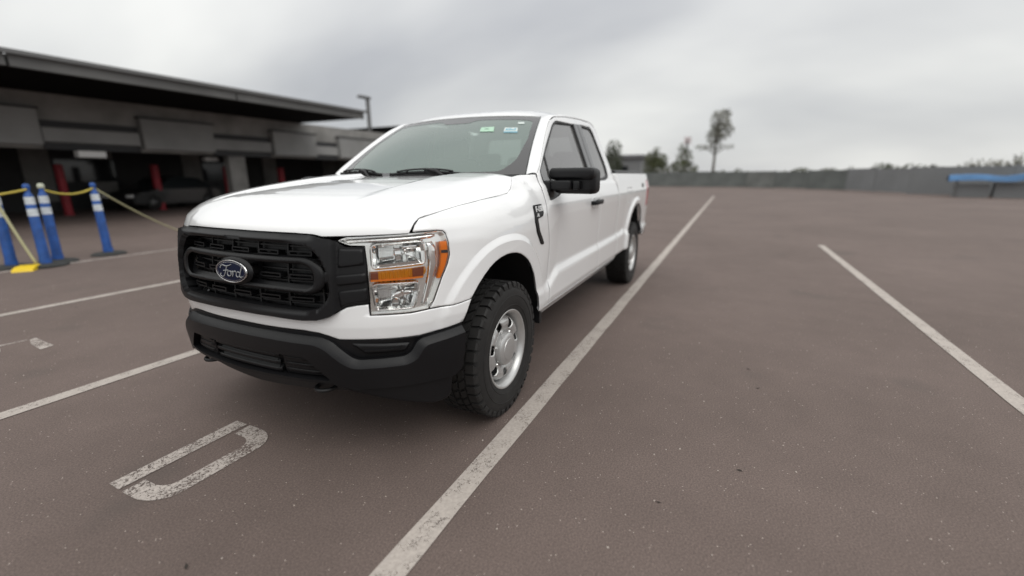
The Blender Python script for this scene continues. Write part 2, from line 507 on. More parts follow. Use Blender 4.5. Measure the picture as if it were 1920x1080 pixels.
# ---- hood
def x_nose(y,z=1.14):
    a=np.linspace(0,1.25,300);p=S(a,np.full(300,z));return np.interp(np.abs(y),p[:,1],p[:,0])
_yn=np.linspace(0,1.0,400);_xn=None
def hood_base(d):
    return np.interp(d,[0,.003,.012,.03,.064,.105,.148,.21,.286,.38,.473,.6,.724,.9,1.075,1.35],
                     [1.142,1.163,1.172,1.188,1.210,1.2325,1.249,1.268,1.284,1.301,1.316,1.334,1.350,1.3695,1.383,1.398])
def H(x,y,e=0.):
    global _xn
    if _xn is None:_xn=x_nose(_yn)
    x=np.asarray(x,float);y=np.asarray(y,float);a=np.abs(y)
    d=np.maximum(np.interp(a,_yn,_xn)-x,0)
    # long-wave smoothing of d so the plan crease fades towards the windscreen
    z=hood_base(d)+np.interp(a,[0,.36,.45,.49,.60,.82],[.002,0,-.004,-.013,-.010,-.004])*np.exp(-d/.03)
    drop=np.interp(d,[0,.07,.22,.455,.645,.78,1.1],[0,.0,.030,.054,.068,.076,.082])
    t=np.clip((a-.70)/.19,0,1.3)
    z=z-drop*t**1.6
    # raised ridges: the middle sits lower between two creases that converge to the front
    yc=np.interp(d,[0.1,.35,1.2],[.50,.47,.40])
    rec=np.interp(d,[.12,.35,.8,1.3],[0,.010,.020,.024])
    z=z-rec*smooth((yc+.035-a)/.05)
    z=z+.012*(1-(a/.9)**2)*smooth(d/.3)      # crown
    return np.stack([x,y,z+e],-1)
# ---- roof and windscreen
def roof(x,y,e=0.):
    a=np.abs(y);
    z=1.962-.082*(a/.72)**3.5
    z=z-np.interp(-x,[1.0,1.15,1.3,1.48,1.7,2.0,2.3,2.5,2.62,2.72],[.16,.104,.063,.031,.010,0,.006,.022,.045,.09])
    return np.stack([x+0*y,y,z+e],-1)
WB=(-.60,.835,1.385);WT=(-1.272,.668,1.826)
def wind(u,v,e=0.):
    """windscreen: u -1..1 across, v 0..1 up"""
    a=np.abs(u)
    cb=np.array([-.42,0,1.372]);ct=np.array([-1.205,0,1.848])
    f=1-a**2.2
    x=(WB[0]+(cb[0]-WB[0])*f)*(1-v)+(WT[0]+(ct[0]-WT[0])*f)*v
    z=(WB[2]+(cb[2]-WB[2])*f)*(1-v)+(WT[2]+(ct[2]-WT[2])*f)*v
    y=u*(WB[1]*(1-v)+WT[1]*v)
    bow=.022*4*v*(1-v)
    x=x+bow*.6+e*.55;z=z+bow*.8+e*.83
    return np.stack([x,y,z],-1)
# ================================================================== THE SETTING
def noise_node(nt, vec, scale, detail=4, rough=.5):
    n = nt.nodes.new('ShaderNodeTexNoise'); n.inputs['Scale'].default_value = scale
    n.inputs['Detail'].default_value = detail; n.inputs['Roughness'].default_value = rough
    nt.links.new(vec, n.inputs['Vector']); return n
def ramp(nt, fac, *stops):
    r = nt.nodes.new('ShaderNodeValToRGB'); els = r.color_ramp.elements
    while len(els) < len(stops): els.new(.5)
    for e_, (p, c) in zip(els, stops):
        e_.position = p; e_.color = (*c, 1) if isinstance(c, tuple) else (c, c, c, 1)
    nt.links.new(fac, r.inputs[0]); return r
def mixc(nt, fac, a, b, mode='MIX'):
    m = nt.nodes.new('ShaderNodeMix'); m.data_type = 'RGBA'; m.blend_type = mode
    for s, v in ((0, fac), (6, a), (7, b)):
        if hasattr(v, 'links'): nt.links.new(v, m.inputs[s])
        elif isinstance(v, tuple): m.inputs[s].default_value = (*v, 1)
        else: m.inputs[s].default_value = v
    return m.outputs[2]

def asphalt_material():
    m = bpy.data.materials.new('asphalt'); m.use_nodes = True; nt = m.node_tree; b = nt.nodes['Principled BSDF']
    tc = nt.nodes.new('ShaderNodeTexCoord'); v = tc.outputs['Object']
    big = noise_node(nt, v, .35, 5, .6); mid = noise_node(nt, v, 3.2, 6, .65); fine = noise_node(nt, v, 120, 4, .8)
    c0 = ramp(nt, big.outputs['Fac'], (.3, (.112, .085, .075)), (.7, (.147, .112, .100))).outputs[0]
    c1 = ramp(nt, mid.outputs['Fac'], (.3, .93), (.7, 1.07)).outputs[0]
    c = mixc(nt, 1.0, c0, c1, 'MULTIPLY')
    c2 = ramp(nt, fine.outputs['Fac'], (.30, .55), (.5, 1.0), (.72, 1.6)).outputs[0]
    c = mixc(nt, .95, c, c2, 'MULTIPLY')
    # pale stone chips showing in the binder
    vo = nt.nodes.new('ShaderNodeTexVoronoi'); vo.inputs['Scale'].default_value = 48
    nt.links.new(v, vo.inputs['Vector'])
    gate = noise_node(nt, v, 19, 2, .5)
    chip = nt.nodes.new('ShaderNodeMath'); chip.operation = 'LESS_THAN'; chip.inputs[1].default_value = .13
    nt.links.new(vo.outputs['Distance'], chip.inputs[0])
    gt = nt.nodes.new('ShaderNodeMath'); gt.operation = 'GREATER_THAN'; gt.inputs[1].default_value = .58
    nt.links.new(gate.outputs['Fac'], gt.inputs[0])
    mm = nt.nodes.new('ShaderNodeMath'); mm.operation = 'MULTIPLY'
    nt.links.new(chip.outputs[0], mm.inputs[0]); nt.links.new(gt.outputs[0], mm.inputs[1])
    c = mixc(nt, mm.outputs[0], c, (.42, .36, .32))
    # dark pits
    vo2 = nt.nodes.new('ShaderNodeTexVoronoi'); vo2.inputs['Scale'].default_value = 60
    nt.links.new(v, vo2.inputs['Vector'])
    pit = nt.nodes.new('ShaderNodeMath'); pit.operation = 'LESS_THAN'; pit.inputs[1].default_value = .10
    nt.links.new(vo2.outputs['Distance'], pit.inputs[0])
    c = mixc(nt, pit.outputs[0], c, (.075, .062, .055))
    # old oil drips
    oil = noise_node(nt, v, 1.1, 3, .5)
    om = ramp(nt, oil.outputs['Fac'], (.63, 0.), (.74, .40)).outputs[0]
    c = mixc(nt, om, c, (.085, .072, .065))
    nt.links.new(c, b.inputs['Base Color'])
    b.inputs['Roughness'].default_value = .82
    b.inputs['Specular IOR Level'].default_value = .3
    bp = nt.nodes.new('ShaderNodeBump'); bp.inputs['Strength'].default_value = .5; bp.inputs['Distance'].default_value = .004
    nt.links.new(fine.outputs['Fac'], bp.inputs['Height']); nt.links.new(bp.outputs[0], b.inputs['Normal'])
    return m
def paint_material(name, wear=.46, col=(.41, .365, .33)):
    """old road paint, cracked and worn through to the asphalt"""
    m = bpy.data.materials.new(name); m.use_nodes = True; nt = m.node_tree; b = nt.nodes['Principled BSDF']
    tc = nt.nodes.new('ShaderNodeTexCoord'); v = tc.outputs['Object']
    n1 = noise_node(nt, v, 60, 4, .7); n2 = noise_node(nt, v, 5, 3, .6)
    c = ramp(nt, n1.outputs['Fac'], (.3, .80), (.7, 1.12)).outputs[0]
    c = mixc(nt, 1.0, col, c, 'MULTIPLY'); nt.links.new(c, b.inputs['Base Color'])
    b.inputs['Roughness'].default_value = .75
    # cracks
    dist = noise_node(nt, v, 22, 3, .6)
    dv = nt.nodes.new('ShaderNodeVectorMath'); dv.operation = 'SCALE'; dv.inputs['Scale'].default_value = .11
    nt.links.new(dist.outputs['Color'], dv.inputs[0])
    av = nt.nodes.new('ShaderNodeVectorMath'); av.operation = 'ADD'
    nt.links.new(v, av.inputs[0]); nt.links.new(dv.outputs[0], av.inputs[1])
    vo = nt.nodes.new('ShaderNodeTexVoronoi'); vo.feature = 'DISTANCE_TO_EDGE'; vo.inputs['Scale'].default_value = 24
    nt.links.new(av.outputs[0], vo.inputs['Vector'])
    cr = nt.nodes.new('ShaderNodeMath'); cr.operation = 'LESS_THAN'; cr.inputs[1].default_value = .022
    nt.links.new(vo.outputs['Distance'], cr.inputs[0])
    crn = noise_node(nt, v, 7, 2, .5)
    crg = nt.nodes.new('ShaderNodeMath'); crg.operation = 'GREATER_THAN'; crg.inputs[1].default_value = .52
    nt.links.new(crn.outputs['Fac'], crg.inputs[0])
    crm = nt.nodes.new('ShaderNodeMath'); crm.operation = 'MULTIPLY'
    nt.links.new(cr.outputs[0], crm.inputs[0]); nt.links.new(crg.outputs[0], crm.inputs[1])
    # worn spots
    w1 = noise_node(nt, v, 85, 6, .8)
    wm = nt.nodes.new('ShaderNodeMath'); wm.operation = 'MULTIPLY_ADD'; wm.inputs[1].default_value = .35; 
    nt.links.new(n2.outputs['Fac'], wm.inputs[0]); nt.links.new(w1.outputs['Fac'], wm.inputs[2])
    ws = nt.nodes.new('ShaderNodeMath'); ws.operation = 'LESS_THAN'; ws.inputs[1].default_value = wear+.13
    nt.links.new(wm.outputs[0], ws.inputs[0])
    mx = nt.nodes.new('ShaderNodeMath'); mx.operation = 'MAXIMUM'
    nt.links.new(crm.outputs[0], mx.inputs[0]); nt.links.new(ws.outputs[0], mx.inputs[1])
    al = nt.nodes.new('ShaderNodeMath'); al.operation = 'SUBTRACT'; al.inputs[0].default_value = 1.0
    nt.links.new(mx.outputs[0], al.inputs[1]); nt.links.new(al.outputs[0], b.inputs['Alpha'])
    return m
M['asphalt'] = asphalt_material()
M['line_paint'] = paint_material('line_paint', .38)
M['line_paint_worn'] = paint_material('line_paint_worn', .515, (.45, .40, .365))
M['line_paint_faded'] = paint_material('line_paint_faded', .56, (.36, .32, .29))

def sheet(name, poly, z, material, label=None, cat=None, group=None, kind=None):
    me = bpy.data.meshes.new(name); me.from_pydata([(x, y, z) for x, y in poly], [], [list(range(len(poly)))]); me.update()
    if me.polygons[0].normal.z < 0: me.flip_normals()
    return tag(link(name, me, material), label, cat, group, kind)
sheet('ground', [(-900, -900), (900, -900), (900, 900), (-900, 900)], 0, 'asphalt', 'brown grey asphalt of the car park', 'ground', kind='structure')
def wobble_line(name, y, x0, x1, w, material, label):
    """a painted line with slightly uneven edges"""
    n = int((x1-x0)/.25); L = []; R_ = []
    for i in range(n+1):
        x = x0+(x1-x0)*i/n
        L.append((x, y-w/2+random.uniform(-.003, .003))); R_.append((x, y+w/2+random.uniform(-.003, .003)))
    me = bpy.data.meshes.new(name)
    v = [(a, b, .004) for a, b in L]+[(a, b, .004) for a, b in R_]; m_ = n+1
    me.from_pydata(v, [], [(i, i+1, m_+i+1, m_+i) for i in range(n)]); me.update()
    if me.polygons[0].normal.z < 0: me.flip_normals()
    return tag(link(name, me, material), label, 'road marking', 'painted parking bay lines', 'structure')
wobble_line('bay_line', 1.112, -31, 2.6, .115, 'line_paint', 'long cracked white bay line beside the wheels of the white pickup')
wobble_line('bay_line', -1.72, -5.2, 3.2, .115, 'line_paint', 'white bay line running under the far side of the pickup grille')
wobble_line('bay_line', -4.61, -5.2, 3.2, .115, 'line_paint', 'second white bay line on the left, between pickup and blue posts')
wobble_line('bay_line', -7.73, -7.5, 3.2, .115, 'line_paint_worn', 'farthest white bay line, under the blue posts')
wobble_line('bay_line', 3.82, -8.5, 2.6, .115, 'line_paint', 'white bay line on the far right of the open asphalt')

# the painted letter D (top of the letter points away from the camera, towards -x)
def flat(name, polys, material, label, group=None):
    v = []; f = []
    for p in polys:
        b = len(v); v += [(x, y, .004) for x, y in p]; f.append(list(range(b, b+len(p))))
    me = bpy.data.meshes.new(name); me.from_pydata(v, [], f); me.update()
    bm = bmesh.new(); bm.from_mesh(me); bmesh.ops.triangulate(bm, faces=bm.faces[:]); bm.to_mesh(me); bm.free()
    if me.polygons[0].normal.z < 0: me.flip_normals()
    return tag(link(name, me, material), label, 'road marking', group, 'structure')
def bowl_poly():
    """the curved stroke of the D as a ring of quads"""
    out = []; inn = []
    def arc(cx, cy, r0x, r0y, a0, a1, lst, n=7):
        for k in range(n+1):
            a = math.radians(a0+(a1-a0)*k/n); lst.append((cx+math.cos(a)*r0x, cy+math.sin(a)*r0y))
    out.append((.787, -.272)); arc(.915, -.18, .128, .158, 180, 90, out); arc(1.272, -.18, .128, .158, 90, 0, out); out.append((1.40, -.272))
    inn.append((.880, -.268)); arc(.945, -.195, .065, .08, 180, 90, inn); arc(1.242, -.195, .065, .08, 90, 0, inn); inn.append((1.307, -.268))
    return [[out[i], out[i+1], inn[i+1], inn[i]] for i in range(len(out)-1)]
flat('bay_letter', [[(.787, -.386), (.787, -.297), (1.398, -.303), (1.395, -.391)]]+bowl_poly(), 'line_paint_worn', 'worn white letter D painted on the asphalt in front of the pickup')
flat('bay_letter', [[(.655, -3.36), (.672, -2.975), (.765, -2.947), (.742, -3.19), (.70, -3.34)], [(.70, -3.37), (.74, -3.34), (1.1, -3.38), (1.08, -3.42)],
     [(.90, -3.28), (.93, -3.17), (1.25, -3.17), (1.25, -3.28)]], 'line_paint_worn', 'faded half worn letter in the neighbouring bay at the left edge')

# ---------------------------------------------------------------- building with deep canopy on the left
M['facade'] = mat('facade_render', (.22, .215, .205), .85, var=(1.2, .25))
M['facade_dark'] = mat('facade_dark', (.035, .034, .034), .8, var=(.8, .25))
M['facade_panel'] = mat('roller_shutter', (.235, .235, .23), .6, var=(.7, .15))
M['fascia'] = mat('canopy_fascia', (.11, .11, .108), .6, var=(.5, .3))
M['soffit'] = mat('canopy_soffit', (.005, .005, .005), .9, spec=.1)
M['red_paint'] = mat('red_paint', (.26, .012, .022), .6, var=(3, .2))
M['concrete'] = mat('concrete', (.30, .29, .27), .9, var=(2, .2))
M['galv'] = mat('galvanised', (.16, .16, .16), .5, metal=.5)
M['frame_dark'] = mat('dark_frame', (.018, .018, .02), .6)
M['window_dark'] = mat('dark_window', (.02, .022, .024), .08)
M['sign_white'] = mat('sign_white', (.75, .75, .74), .5)
hall = empty('service_building', (-9, -20, 0))
tag(hall, 'long low grey service building with deep dark canopy and open bays', 'building')
def part(name, material, x0, x1, y0, y1, z0, z1, parent=hall):
    o = MB().box(x0, x1, y0, y1, z0, z1).build(name, material)
    o.parent = parent; o.matrix_parent_inverse = Matrix.Translation(parent.location).inverted()
    return o
X0, X1 = 10, -21.5
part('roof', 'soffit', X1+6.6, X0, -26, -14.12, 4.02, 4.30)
part('fascia', 'fascia', X1+6.4, -8.9, -14.1, -13.98, 4.02, 4.32)
part('fascia', 'fascia', -8.84, -3.2, -14.1, -13.98, 4.02, 4.32)
part('fascia', 'fascia', -3.14, X0, -14.1, -13.98, 4.02, 4.32)
part('gutter', 'galv', X1+6.3, X0, -13.96, -13.86, 4.30, 4.40)
part('wall', 'facade', X1, X0, -18.3, -18.0, 2.30, 4.01)
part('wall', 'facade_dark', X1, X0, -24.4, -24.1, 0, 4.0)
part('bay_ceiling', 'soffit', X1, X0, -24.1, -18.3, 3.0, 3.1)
part('wall', 'facade', X1-.3, X1, -24.4, -18.0, 0, 4.0)
# strips between the shutter boxes and the boxes themselves
edges = [(10, 3.6), (.7, -1.9), (-4.8+2.75, -4.8), (-7.6, -10.2), (-13.0, -15.5), (-17.1, -20.6)]
for a, b in ((3.5, .8), (-4.86, -7.54), (-10.26, -12.94), (-15.56, -17.04)):
    part('dark_strip', 'frame_dark', b, a, -18.0, -17.93, 2.98, 3.18)
    part('ledge', 'facade_panel', b, a, -18.0, -17.85, 2.52, 2.95)
    part('dark_strip', 'frame_dark', b, a, -18.0, -17.93, 2.28, 2.49)
for a, b in edges:
    sb = part('shutter_box', 'facade_panel', b, a, -18.0, -17.75, 2.40, 3.48)
    for k in range(6):
        o = part('slat', 'facade_panel', b+.03, a-.03, -17.75, -17.735, 2.44+k*.17, 2.44+k*.17+.15, hall)
        o.parent = sb; o.matrix_parent_inverse = Matrix()
    part('eyebrow', 'frame_dark', b-.05, a+.05, -18.0, -17.7, 3.48, 3.54)
# piers between bays and doors in the back wall
for x, w, m_ in ((3.2, .28, 'facade'), (-1.2, .28, 'facade'), (-11.25, .38, 'facade'), (-18.6, .28, 'facade')):
    part('pier', m_, x-w, x+w, -18.35, -18.02, 0, 2.3)
for x, w in ((1.2, 1.1), (-4.2, 1.0), (-8.2, 1.2), (-14.2, 1.1)):
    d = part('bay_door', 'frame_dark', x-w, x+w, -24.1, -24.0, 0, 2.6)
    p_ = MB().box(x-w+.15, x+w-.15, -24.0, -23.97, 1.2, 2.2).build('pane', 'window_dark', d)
for x in (-6.6, -8.8, -12.7, -17.3):
    part('back_panel', 'facade', x-.45, x+.45, -24.09, -23.98, .4, 2.7)
part('lamp_box', 'sign_white', -6.3, -5.55, -17.9, -17.6, 2.05, 2.25)
part('lamp_box', 'sign_white', -10.9, -10.35, -19.0, -18.8, 2.08, 2.22)
# second roof further along
far = empty('far_canopy', (-24, -21, 0))
tag(far, 'dark roofed far canopy beyond the end of the long building', 'building')
part('roof', 'soffit', -33, -21.8, -24, -17.4, 3.9, 4.5, far)
part('fascia', 'fascia', -33, -21.8, -17.4, -17.3, 3.9, 4.1, far)
for x in (-22.5, -27, -32.5): part('post', 'galv', x-.12, x+.12, -17.9, -17.6, 0, 3.9, far)
part('wall', 'facade_panel', -33, -21.9, -24, -23.8, 0, 3.9, far)

def bollard(x, y, h, r, label):
    o = MB().lathe([(0.001, h+.02), (r*.6, h+.015), (r, h-.03), (r, .06), (r*1.25, .05), (r*1.25, 0)], 20, 'z').build('bollard', 'red_paint')
    o.location = (x, y, 0); sharpen(o)
    return tag(o, label, 'bollard', 'red bollards guarding the bays')
bollard(-6.0, -20.5, 1.86, .13, 'red bollard by the bay behind the pair of blue posts')
bollard(-9.15, -20.5, 1.9, .15, 'red bollard behind the parked dark sedan, second from left')
bollard(-12.25, -20.5, 1.88, .13, 'red bollard beside a grey pier, just above the pickup hood')
bollard(-15.3, -20.5, 1.86, .17, 'red bollard farthest right, over the pickup hood near the windshield')

# light pole
lp = empty('light_pole', (-21.6, -19.6, 0)); tag(lp, 'dark square light pole with flat lamp head above the building', 'street lamp')
MB().box(-.09, .09, -.09, .09, 0, 6.2).build('pole', 'galv', lp)
MB().box(-.15, .75, -.16, .16, 6.2, 6.34).build('lamp_head', 'galv', lp)
MB().lathe([(.16, 0), (.16, .35), (.001, .37)], 16, 'z').build('base', 'concrete', lp)

# ---------------------------------------------------------------- delineator posts with rope
M['blue_post'] = mat('blue_plastic', (.014, .075, .29), .5, var=(9, .3))
M['band'] = mat('reflective_band', (.58, .62, .65), .45, var=(14, .18))
M['rub_base'] = mat('rubber_base', (.022, .023, .022), .8, var=(6, .3))
M['rope'] = mat('yellow_rope', (.50, .40, .07), .7)
M['rope_pale'] = mat('pale_rope', (.46, .44, .26), .7)
M['yellow'] = mat('yellow_plastic', (.75, .52, .01), .45)
M['cap_pale'] = mat('pale_cap', (.5, .52, .42), .6)
def blue_post(x, y, label, cap='blue_post', lean=(0, 0)):
    t = empty('delineator_post', (x, y, 0)); tag(t, label, 'post', 'blue delineator posts with rope')
    t.rotation_euler = (random.uniform(-.03, .03), random.uniform(-.03, .03), random.uniform(0, 1))
    b = MB(); b.lathe([(.001, .055), (.10, .055), (.21, .045), (.27, .022), (.275, .0)], 8, 'z', smooth=False).build('base', 'rub_base', t)
    body = MB().lathe([(.075, .05), (.075, .10), (.068, .16), (.060, 1.10), (.05, 1.13), (.036, 1.15), (.032, 1.20), (.036, 1.215)], 20, 'z').build('tube', 'blue_post', t)
    for z0 in (.80, .98):
        MB().lathe([(.0655-.008*(z0-.2)+.003, z0), (.0655-.008*(z0-.05)+.003, z0+.115)], 20, 'z').build('reflective_band', 'band', t)
    MB().lathe([(.036, 1.215), (.045, 1.225), (.045, 1.265), (.03, 1.29), (.001, 1.295)], 16, 'z').build('top_knob', cap, t)
    return t
blue_post(-1.95, -8.19, 'blue post with two white bands standing alone, nearest the pickup')
blue_post(-1.19, -8.04, 'blue banded post with pale knob, behind and right of its twin', 'cap_pale')
blue_post(-.93, -7.72, 'blue banded post with blue knob, front left of the touching pair')
blue_post(-.64, -8.05, 'blue post cut by the left picture edge beside the yellow block')
def rope(name, pts, r, material, label):
    P = []
    for i in range(len(pts)-1):
        for k in range(8): P.append([pts[i][j]+(pts[i+1][j]-pts[i][j])*k/8 for j in range(3)])
    P.append(pts[-1])
    return tag(MB().tube(P, r, 6).build(name, material), label, 'rope')
def sag(a, b, d, n=12):
    return [tuple(a[j]+(b[j]-a[j])*k/n-(4*d*(k/n)*(1-k/n) if j == 2 else 0) for j in range(3)) for k in range(n+1)]
tag(MB().tube(sag((-1.19, -8.04, 1.21), (-1.95, -8.19, 1.21), .10), .016, 6).build('rope', 'rope'), 'yellow rope sagging between the pair of posts and the single post', 'rope')
tag(MB().tube(sag((-.93, -7.72, 1.21), (.6, -8.6, 1.2), .12), .018, 6).build('rope', 'rope'), 'yellow rope running from the pair of posts out of the left edge', 'rope')
tag(MB().tube(sag((-1.95, -8.19, 1.2), (-4.2, -9.6, .02), .08), .013, 6).build('rope', 'rope_pale'), 'faded rope slanting from the single post down to the asphalt', 'rope')
tag(MB().tube(sag((-.62, -7.98, 1.12), (-.82, -7.72, .06), .04), .02, 6).build('rope', 'rope_pale'), 'pale rope hanging from the leftmost post down to the yellow block', 'rope')
yb = MB().prism([(-.24, 0), (.24, 0), (.22, .035), (.10, .06), (-.10, .06), (-.22, .035)], -.12, .12, 'y').build('yellow_block', 'yellow')
yb.location = (-.70, -7.66, .0); yb.rotation_euler = (0, 0, .95)
tag(yb, 'flat yellow plastic block lying by the feet of the blue posts', 'ramp')

# ---------------------------------------------------------------- parked cars in the distance
M['car_dark'] = mat('car_dark_paint', (.014, .014, .015), .35, coat=.6)
M['car_rim'] = mat('car_rim', (.10, .10, .10), .4, metal=.6)
M['car_white'] = mat('car_white_paint', (.6, .62, .62), .35, coat=1)
M['car_glass'] = mat('car_glass', (.02, .024, .026), .06)
def sedan(name, x, y, rz, paint, label, suv=False):
    t = empty(name, (x, y, 0), rz); tag(t, label, 'car')
    h = .12 if suv else 0
    body = [(-2.2, .35), (-2.22, .62+h), (-2.1, .82+h), (-1.5, .90+h), (1.0, .88+h), (1.95, .74+h), (2.2, .60+h), (2.22, .32), (1.75, .25), (-1.8, .25)]
    o = MB().prism(rounded(body, .06, 3), -.86, .86, 'y').build('body', paint, t)
    bm = bmesh.new(); bm.from_mesh(o.data); bmesh.ops.bevel(bm, geom=bm.edges[:], offset=.05, segments=2, affect='EDGES'); bm.to_mesh(o.data); bm.free()
    top = [(-1.75, .88+h), (-1.15, 1.34+h*2), (-.1, 1.42+h*2), (.35, 1.36+h*2), (1.15, .87+h)]
    n = len(top); v = [(a, -.82+.22*(b-.88), b) for a, b in top]+[(a, .82-.22*(b-.88), b) for a, b in top]
    MB().add(v, [list(range(n))]+[list(range(2*n-1, n-1, -1))]+[(i, i+1, n+i+1, n+i) for i in range(n-1)]).build('cabin', 'car_glass', t)
    MB().add([(p[0], p[1]*.97, p[2]+.012) for p in (v[1], v[2], v[3], v[n+3], v[n+2], v[n+1])], [(0, 1, 2, 3, 4, 5)]).build('roof', paint, t)
    for sx in (-1.4, 1.35):
        for sy in (-.78, .78):
            w = MB().lathe([(.001, -.1), (.30, -.1), (.33, -.07), (.33, .07), (.30, .1), (.001, .1)], 20, 'y').build('wheel', 'rubber', t)
            w.location = (sx, sy, .33)
            MB().lathe([(.001, -.11), (.2, -.105), (.2, .105), (.001, .11)], 16, 'y').build('rim', 'car_rim', w)
    for sy in (-.62, .62):
        MB().rbox((2.17, sy, .62+h), (.1, .34, .12), .03).build('headlight', 'sign_white', t)
    return t
sedan('parked_car', -9.9, -21.4, math.radians(14), 'car_dark', 'dark sedan parked under the canopy behind the single blue post')
sedan('parked_car', -16.6, -13.4, math.radians(178), 'car_white', 'pale car half hidden behind the pickup windshield', True)
sedan('parked_car', -60, -2.7, math.radians(96), 'car_dark', 'dark car parked far away at the grey fence')

# ---------------------------------------------------------------- far right: fence, wall, trees
M['fence'] = mat('fence_mesh', (.13, .14, .135), .8, var=(.8, .2))
M['fence_b'] = mat('fence_mesh_faded', (.165, .172, .165), .8, var=(.8, .25))
M['blue_tarp'] = mat('blue_tarp', (.05, .13, .26), .8, var=(.6, .4))
M['far_grey'] = mat('far_wall', (.20, .205, .21), .8, var=(.3, .15))
M['far_roof'] = mat('far_roof', (.15, .15, .16), .7)
M['bark'] = mat('bark', (.10, .085, .07), .9, var=(3, .3))
def leaf_mat(name, c):
    m = mat(name, c, .6, var=(.9, .4)); b = m.node_tree.nodes['Principled BSDF']
    b.inputs['Subsurface Weight'].default_value = 0
    return m
M['leaf'] = leaf_mat('leaf', (.075, .085, .035))
M['leaf_grey_haze'] = leaf_mat('leaf_grey_haze', (.20, .20, .165))  # paler grey leaves: fading with distance is put into the colour
M['leaf_dark'] = leaf_mat('leaf_dark', (.05, .062, .03))
def fence_run(pts, h, material, label, name='fence'):
    t = empty(name, (pts[0][0], pts[0][1], 0)); tag(t, label, 'fence')
    ox, oy = pts[0]
    for (a, b) in zip(pts[:-1], pts[1:]):
        L = math.hypot(b[0]-a[0], b[1]-a[1]); n = max(1, int(L/3.2)); an = math.atan2(b[1]-a[1], b[0]-a[0])
        for k in range(n):
            p = MB().box(.03, L/n-.03, -.03, .03, random.uniform(.02, .10), h-random.uniform(0, .14)).build('panel', random.choice((material, material, 'fence_b')), t)
            p.location = (a[0]-ox+(b[0]-a[0])*k/n, a[1]-oy+(b[1]-a[1])*k/n, 0); p.rotation_euler = (0, 0, an)
            q = MB().box(-.05, .05, -.05, .05, 0, h+.03).build('post', material, t)
            q.location = p.location
    return t
fence_run([(-58, -40), (-58, -20), (-56.5, -7), (-55, 3.5), (-47, 11.2)], 1.8, 'fence', 'grey screened fence along the far edge of the lot')
fence_run([(-46.95, 11.21), (-39, 13.4), (-36, 17.5), (-36, 32)], 1.9, 'far_grey', 'pale grey fence continuing to the far right corner of the lot')
bt = empty('blue_shelter', (-34.0, 18.2, 0)); tag(bt, 'low blue tarpaulin cover at the far right edge of the lot', 'shelter')
tv = []; tf = []
for i in range(25):
    for j in range(7):
        a = -4.2+i*9.6/24; b = -.9+j*.3
        tv.append((a, b, 1.42-.10*((j-3)/3)**2-.16*abs(math.sin(a*.9))**3+.10*math.sin(a*.5+1)+random.uniform(-.02, .02)-(.25 if j in (0, 6) else 0)))
for i in range(24):
    for j in range(6): tf.append((i*7+j, i*7+j+1, (i+1)*7+j+1, (i+1)*7+j))
MB().add(tv, tf, True).build('cover', 'blue_tarp', bt)
for a in (-3.8, -.2, 4.4): MB().box(a-.05, a+.05, -.6, -.5, 0, 1.25).build('leg', 'galv', bt)
for k in range(5): MB().box(-3.9+k*1.75, -2.35+k*1.75, -.5, .5, .0, .75+.1*(k % 3)).build('crate', 'far_grey', bt)
bt.rotation_euler = (0, 0, math.radians(75))
fb = empty('far_building', (-78, -20, 0)); tag(fb, 'flat grey warehouse seen low behind the truck bed', 'building')
MB().box(-6, 6, -9, 9, 0, 4.0).build('wall', 'far_grey', fb)
MB().box(-6.4, 6.4, -9.4, 9.4, 4.0, 4.5).build('roof', 'far_roof', fb)
for k in range(5):
    MB().box(6.0, 6.06, -7.6+k*3.2, -5.8+k*3.2, 1.4, 2.8).build('window', 'window_dark', fb)
sp = empty('sign_post', (-74, -4.6, 0)); tag(sp, 'tall pole sign with small reddish panel above the trees', 'sign')
MB().box(-.12, .12, -.12, .12, 0, 6.6).build('pole', 'galv', sp)
M['pink_sign'] = mat('pink_sign', (.68, .60, .61), .6)
MB().box(-.12, .12, -.5, .5, 6.0, 7.0).build('sign_panel', 'pink_sign', sp)

def tree(x, y, h, crown, leafm, label, name='tree', trunk_r=.16, leaves=1500, ls=.30, seed=0):
    """crown: list of (dx, dy, z, rx, rz) clumps"""
    rg = random.Random(seed)
    t = empty(name, (x, y, 0)); tag(t, label, 'tree', 'trees beyond the far fence')
    ztop = max(c[2] for c in crown)
    mb = MB(); pts = []
    for k in range(9):
        f = k/8; pts.append((rg.uniform(-.07, .07)*f, rg.uniform(-.07, .07)*f, ztop*f))
    mb.tube(pts, [trunk_r*(1-.7*k/8) for k in range(9)], 7)
    for (dx, dy, z, rx, rz) in crown:
        b0 = min(z*.8, ztop*.75)
        mb.tube([(0, 0, b0), (dx*.5, dy*.5, b0+(z-b0)*.6), (dx, dy, z)], [trunk_r*.4, trunk_r*.25, .02], 5)
    mb.build('trunk', 'bark', t)
    lv = []; lf = []
    W_ = [c[3]*c[3]*c[4] for c in crown]; tot = sum(W_)
    for c, w in zip(crown, W_):
        for _ in range(max(12, int(leaves*w/tot))):
            while True:
                p = Vector((rg.uniform(-1, 1), rg.uniform(-1, 1), rg.uniform(-1, 1)))
                if .25 < p.length < 1: break
            q = Vector((c[0]+p.x*c[3], c[1]+p.y*c[3], c[2]+p.z*c[4]))
            a = Vector((rg.gauss(0, 1), rg.gauss(0, 1), rg.gauss(0, 1))).normalized(); b = a.orthogonal().normalized()
            s_ = ls*rg.uniform(.6, 1.3); cdir = a.cross(b)
            i = len(lv); lv += [q+b*s_*.5, q+cdir*s_*.28, q-b*s_*.5, q-cdir*s_*.28]; lf.append((i, i+1, i+2, i+3))
    me = bpy.data.meshes.new('crown'); me.from_pydata([tuple(p) for p in lv], [], lf); me.update()
    link('crown', me, leafm, t)
    return t
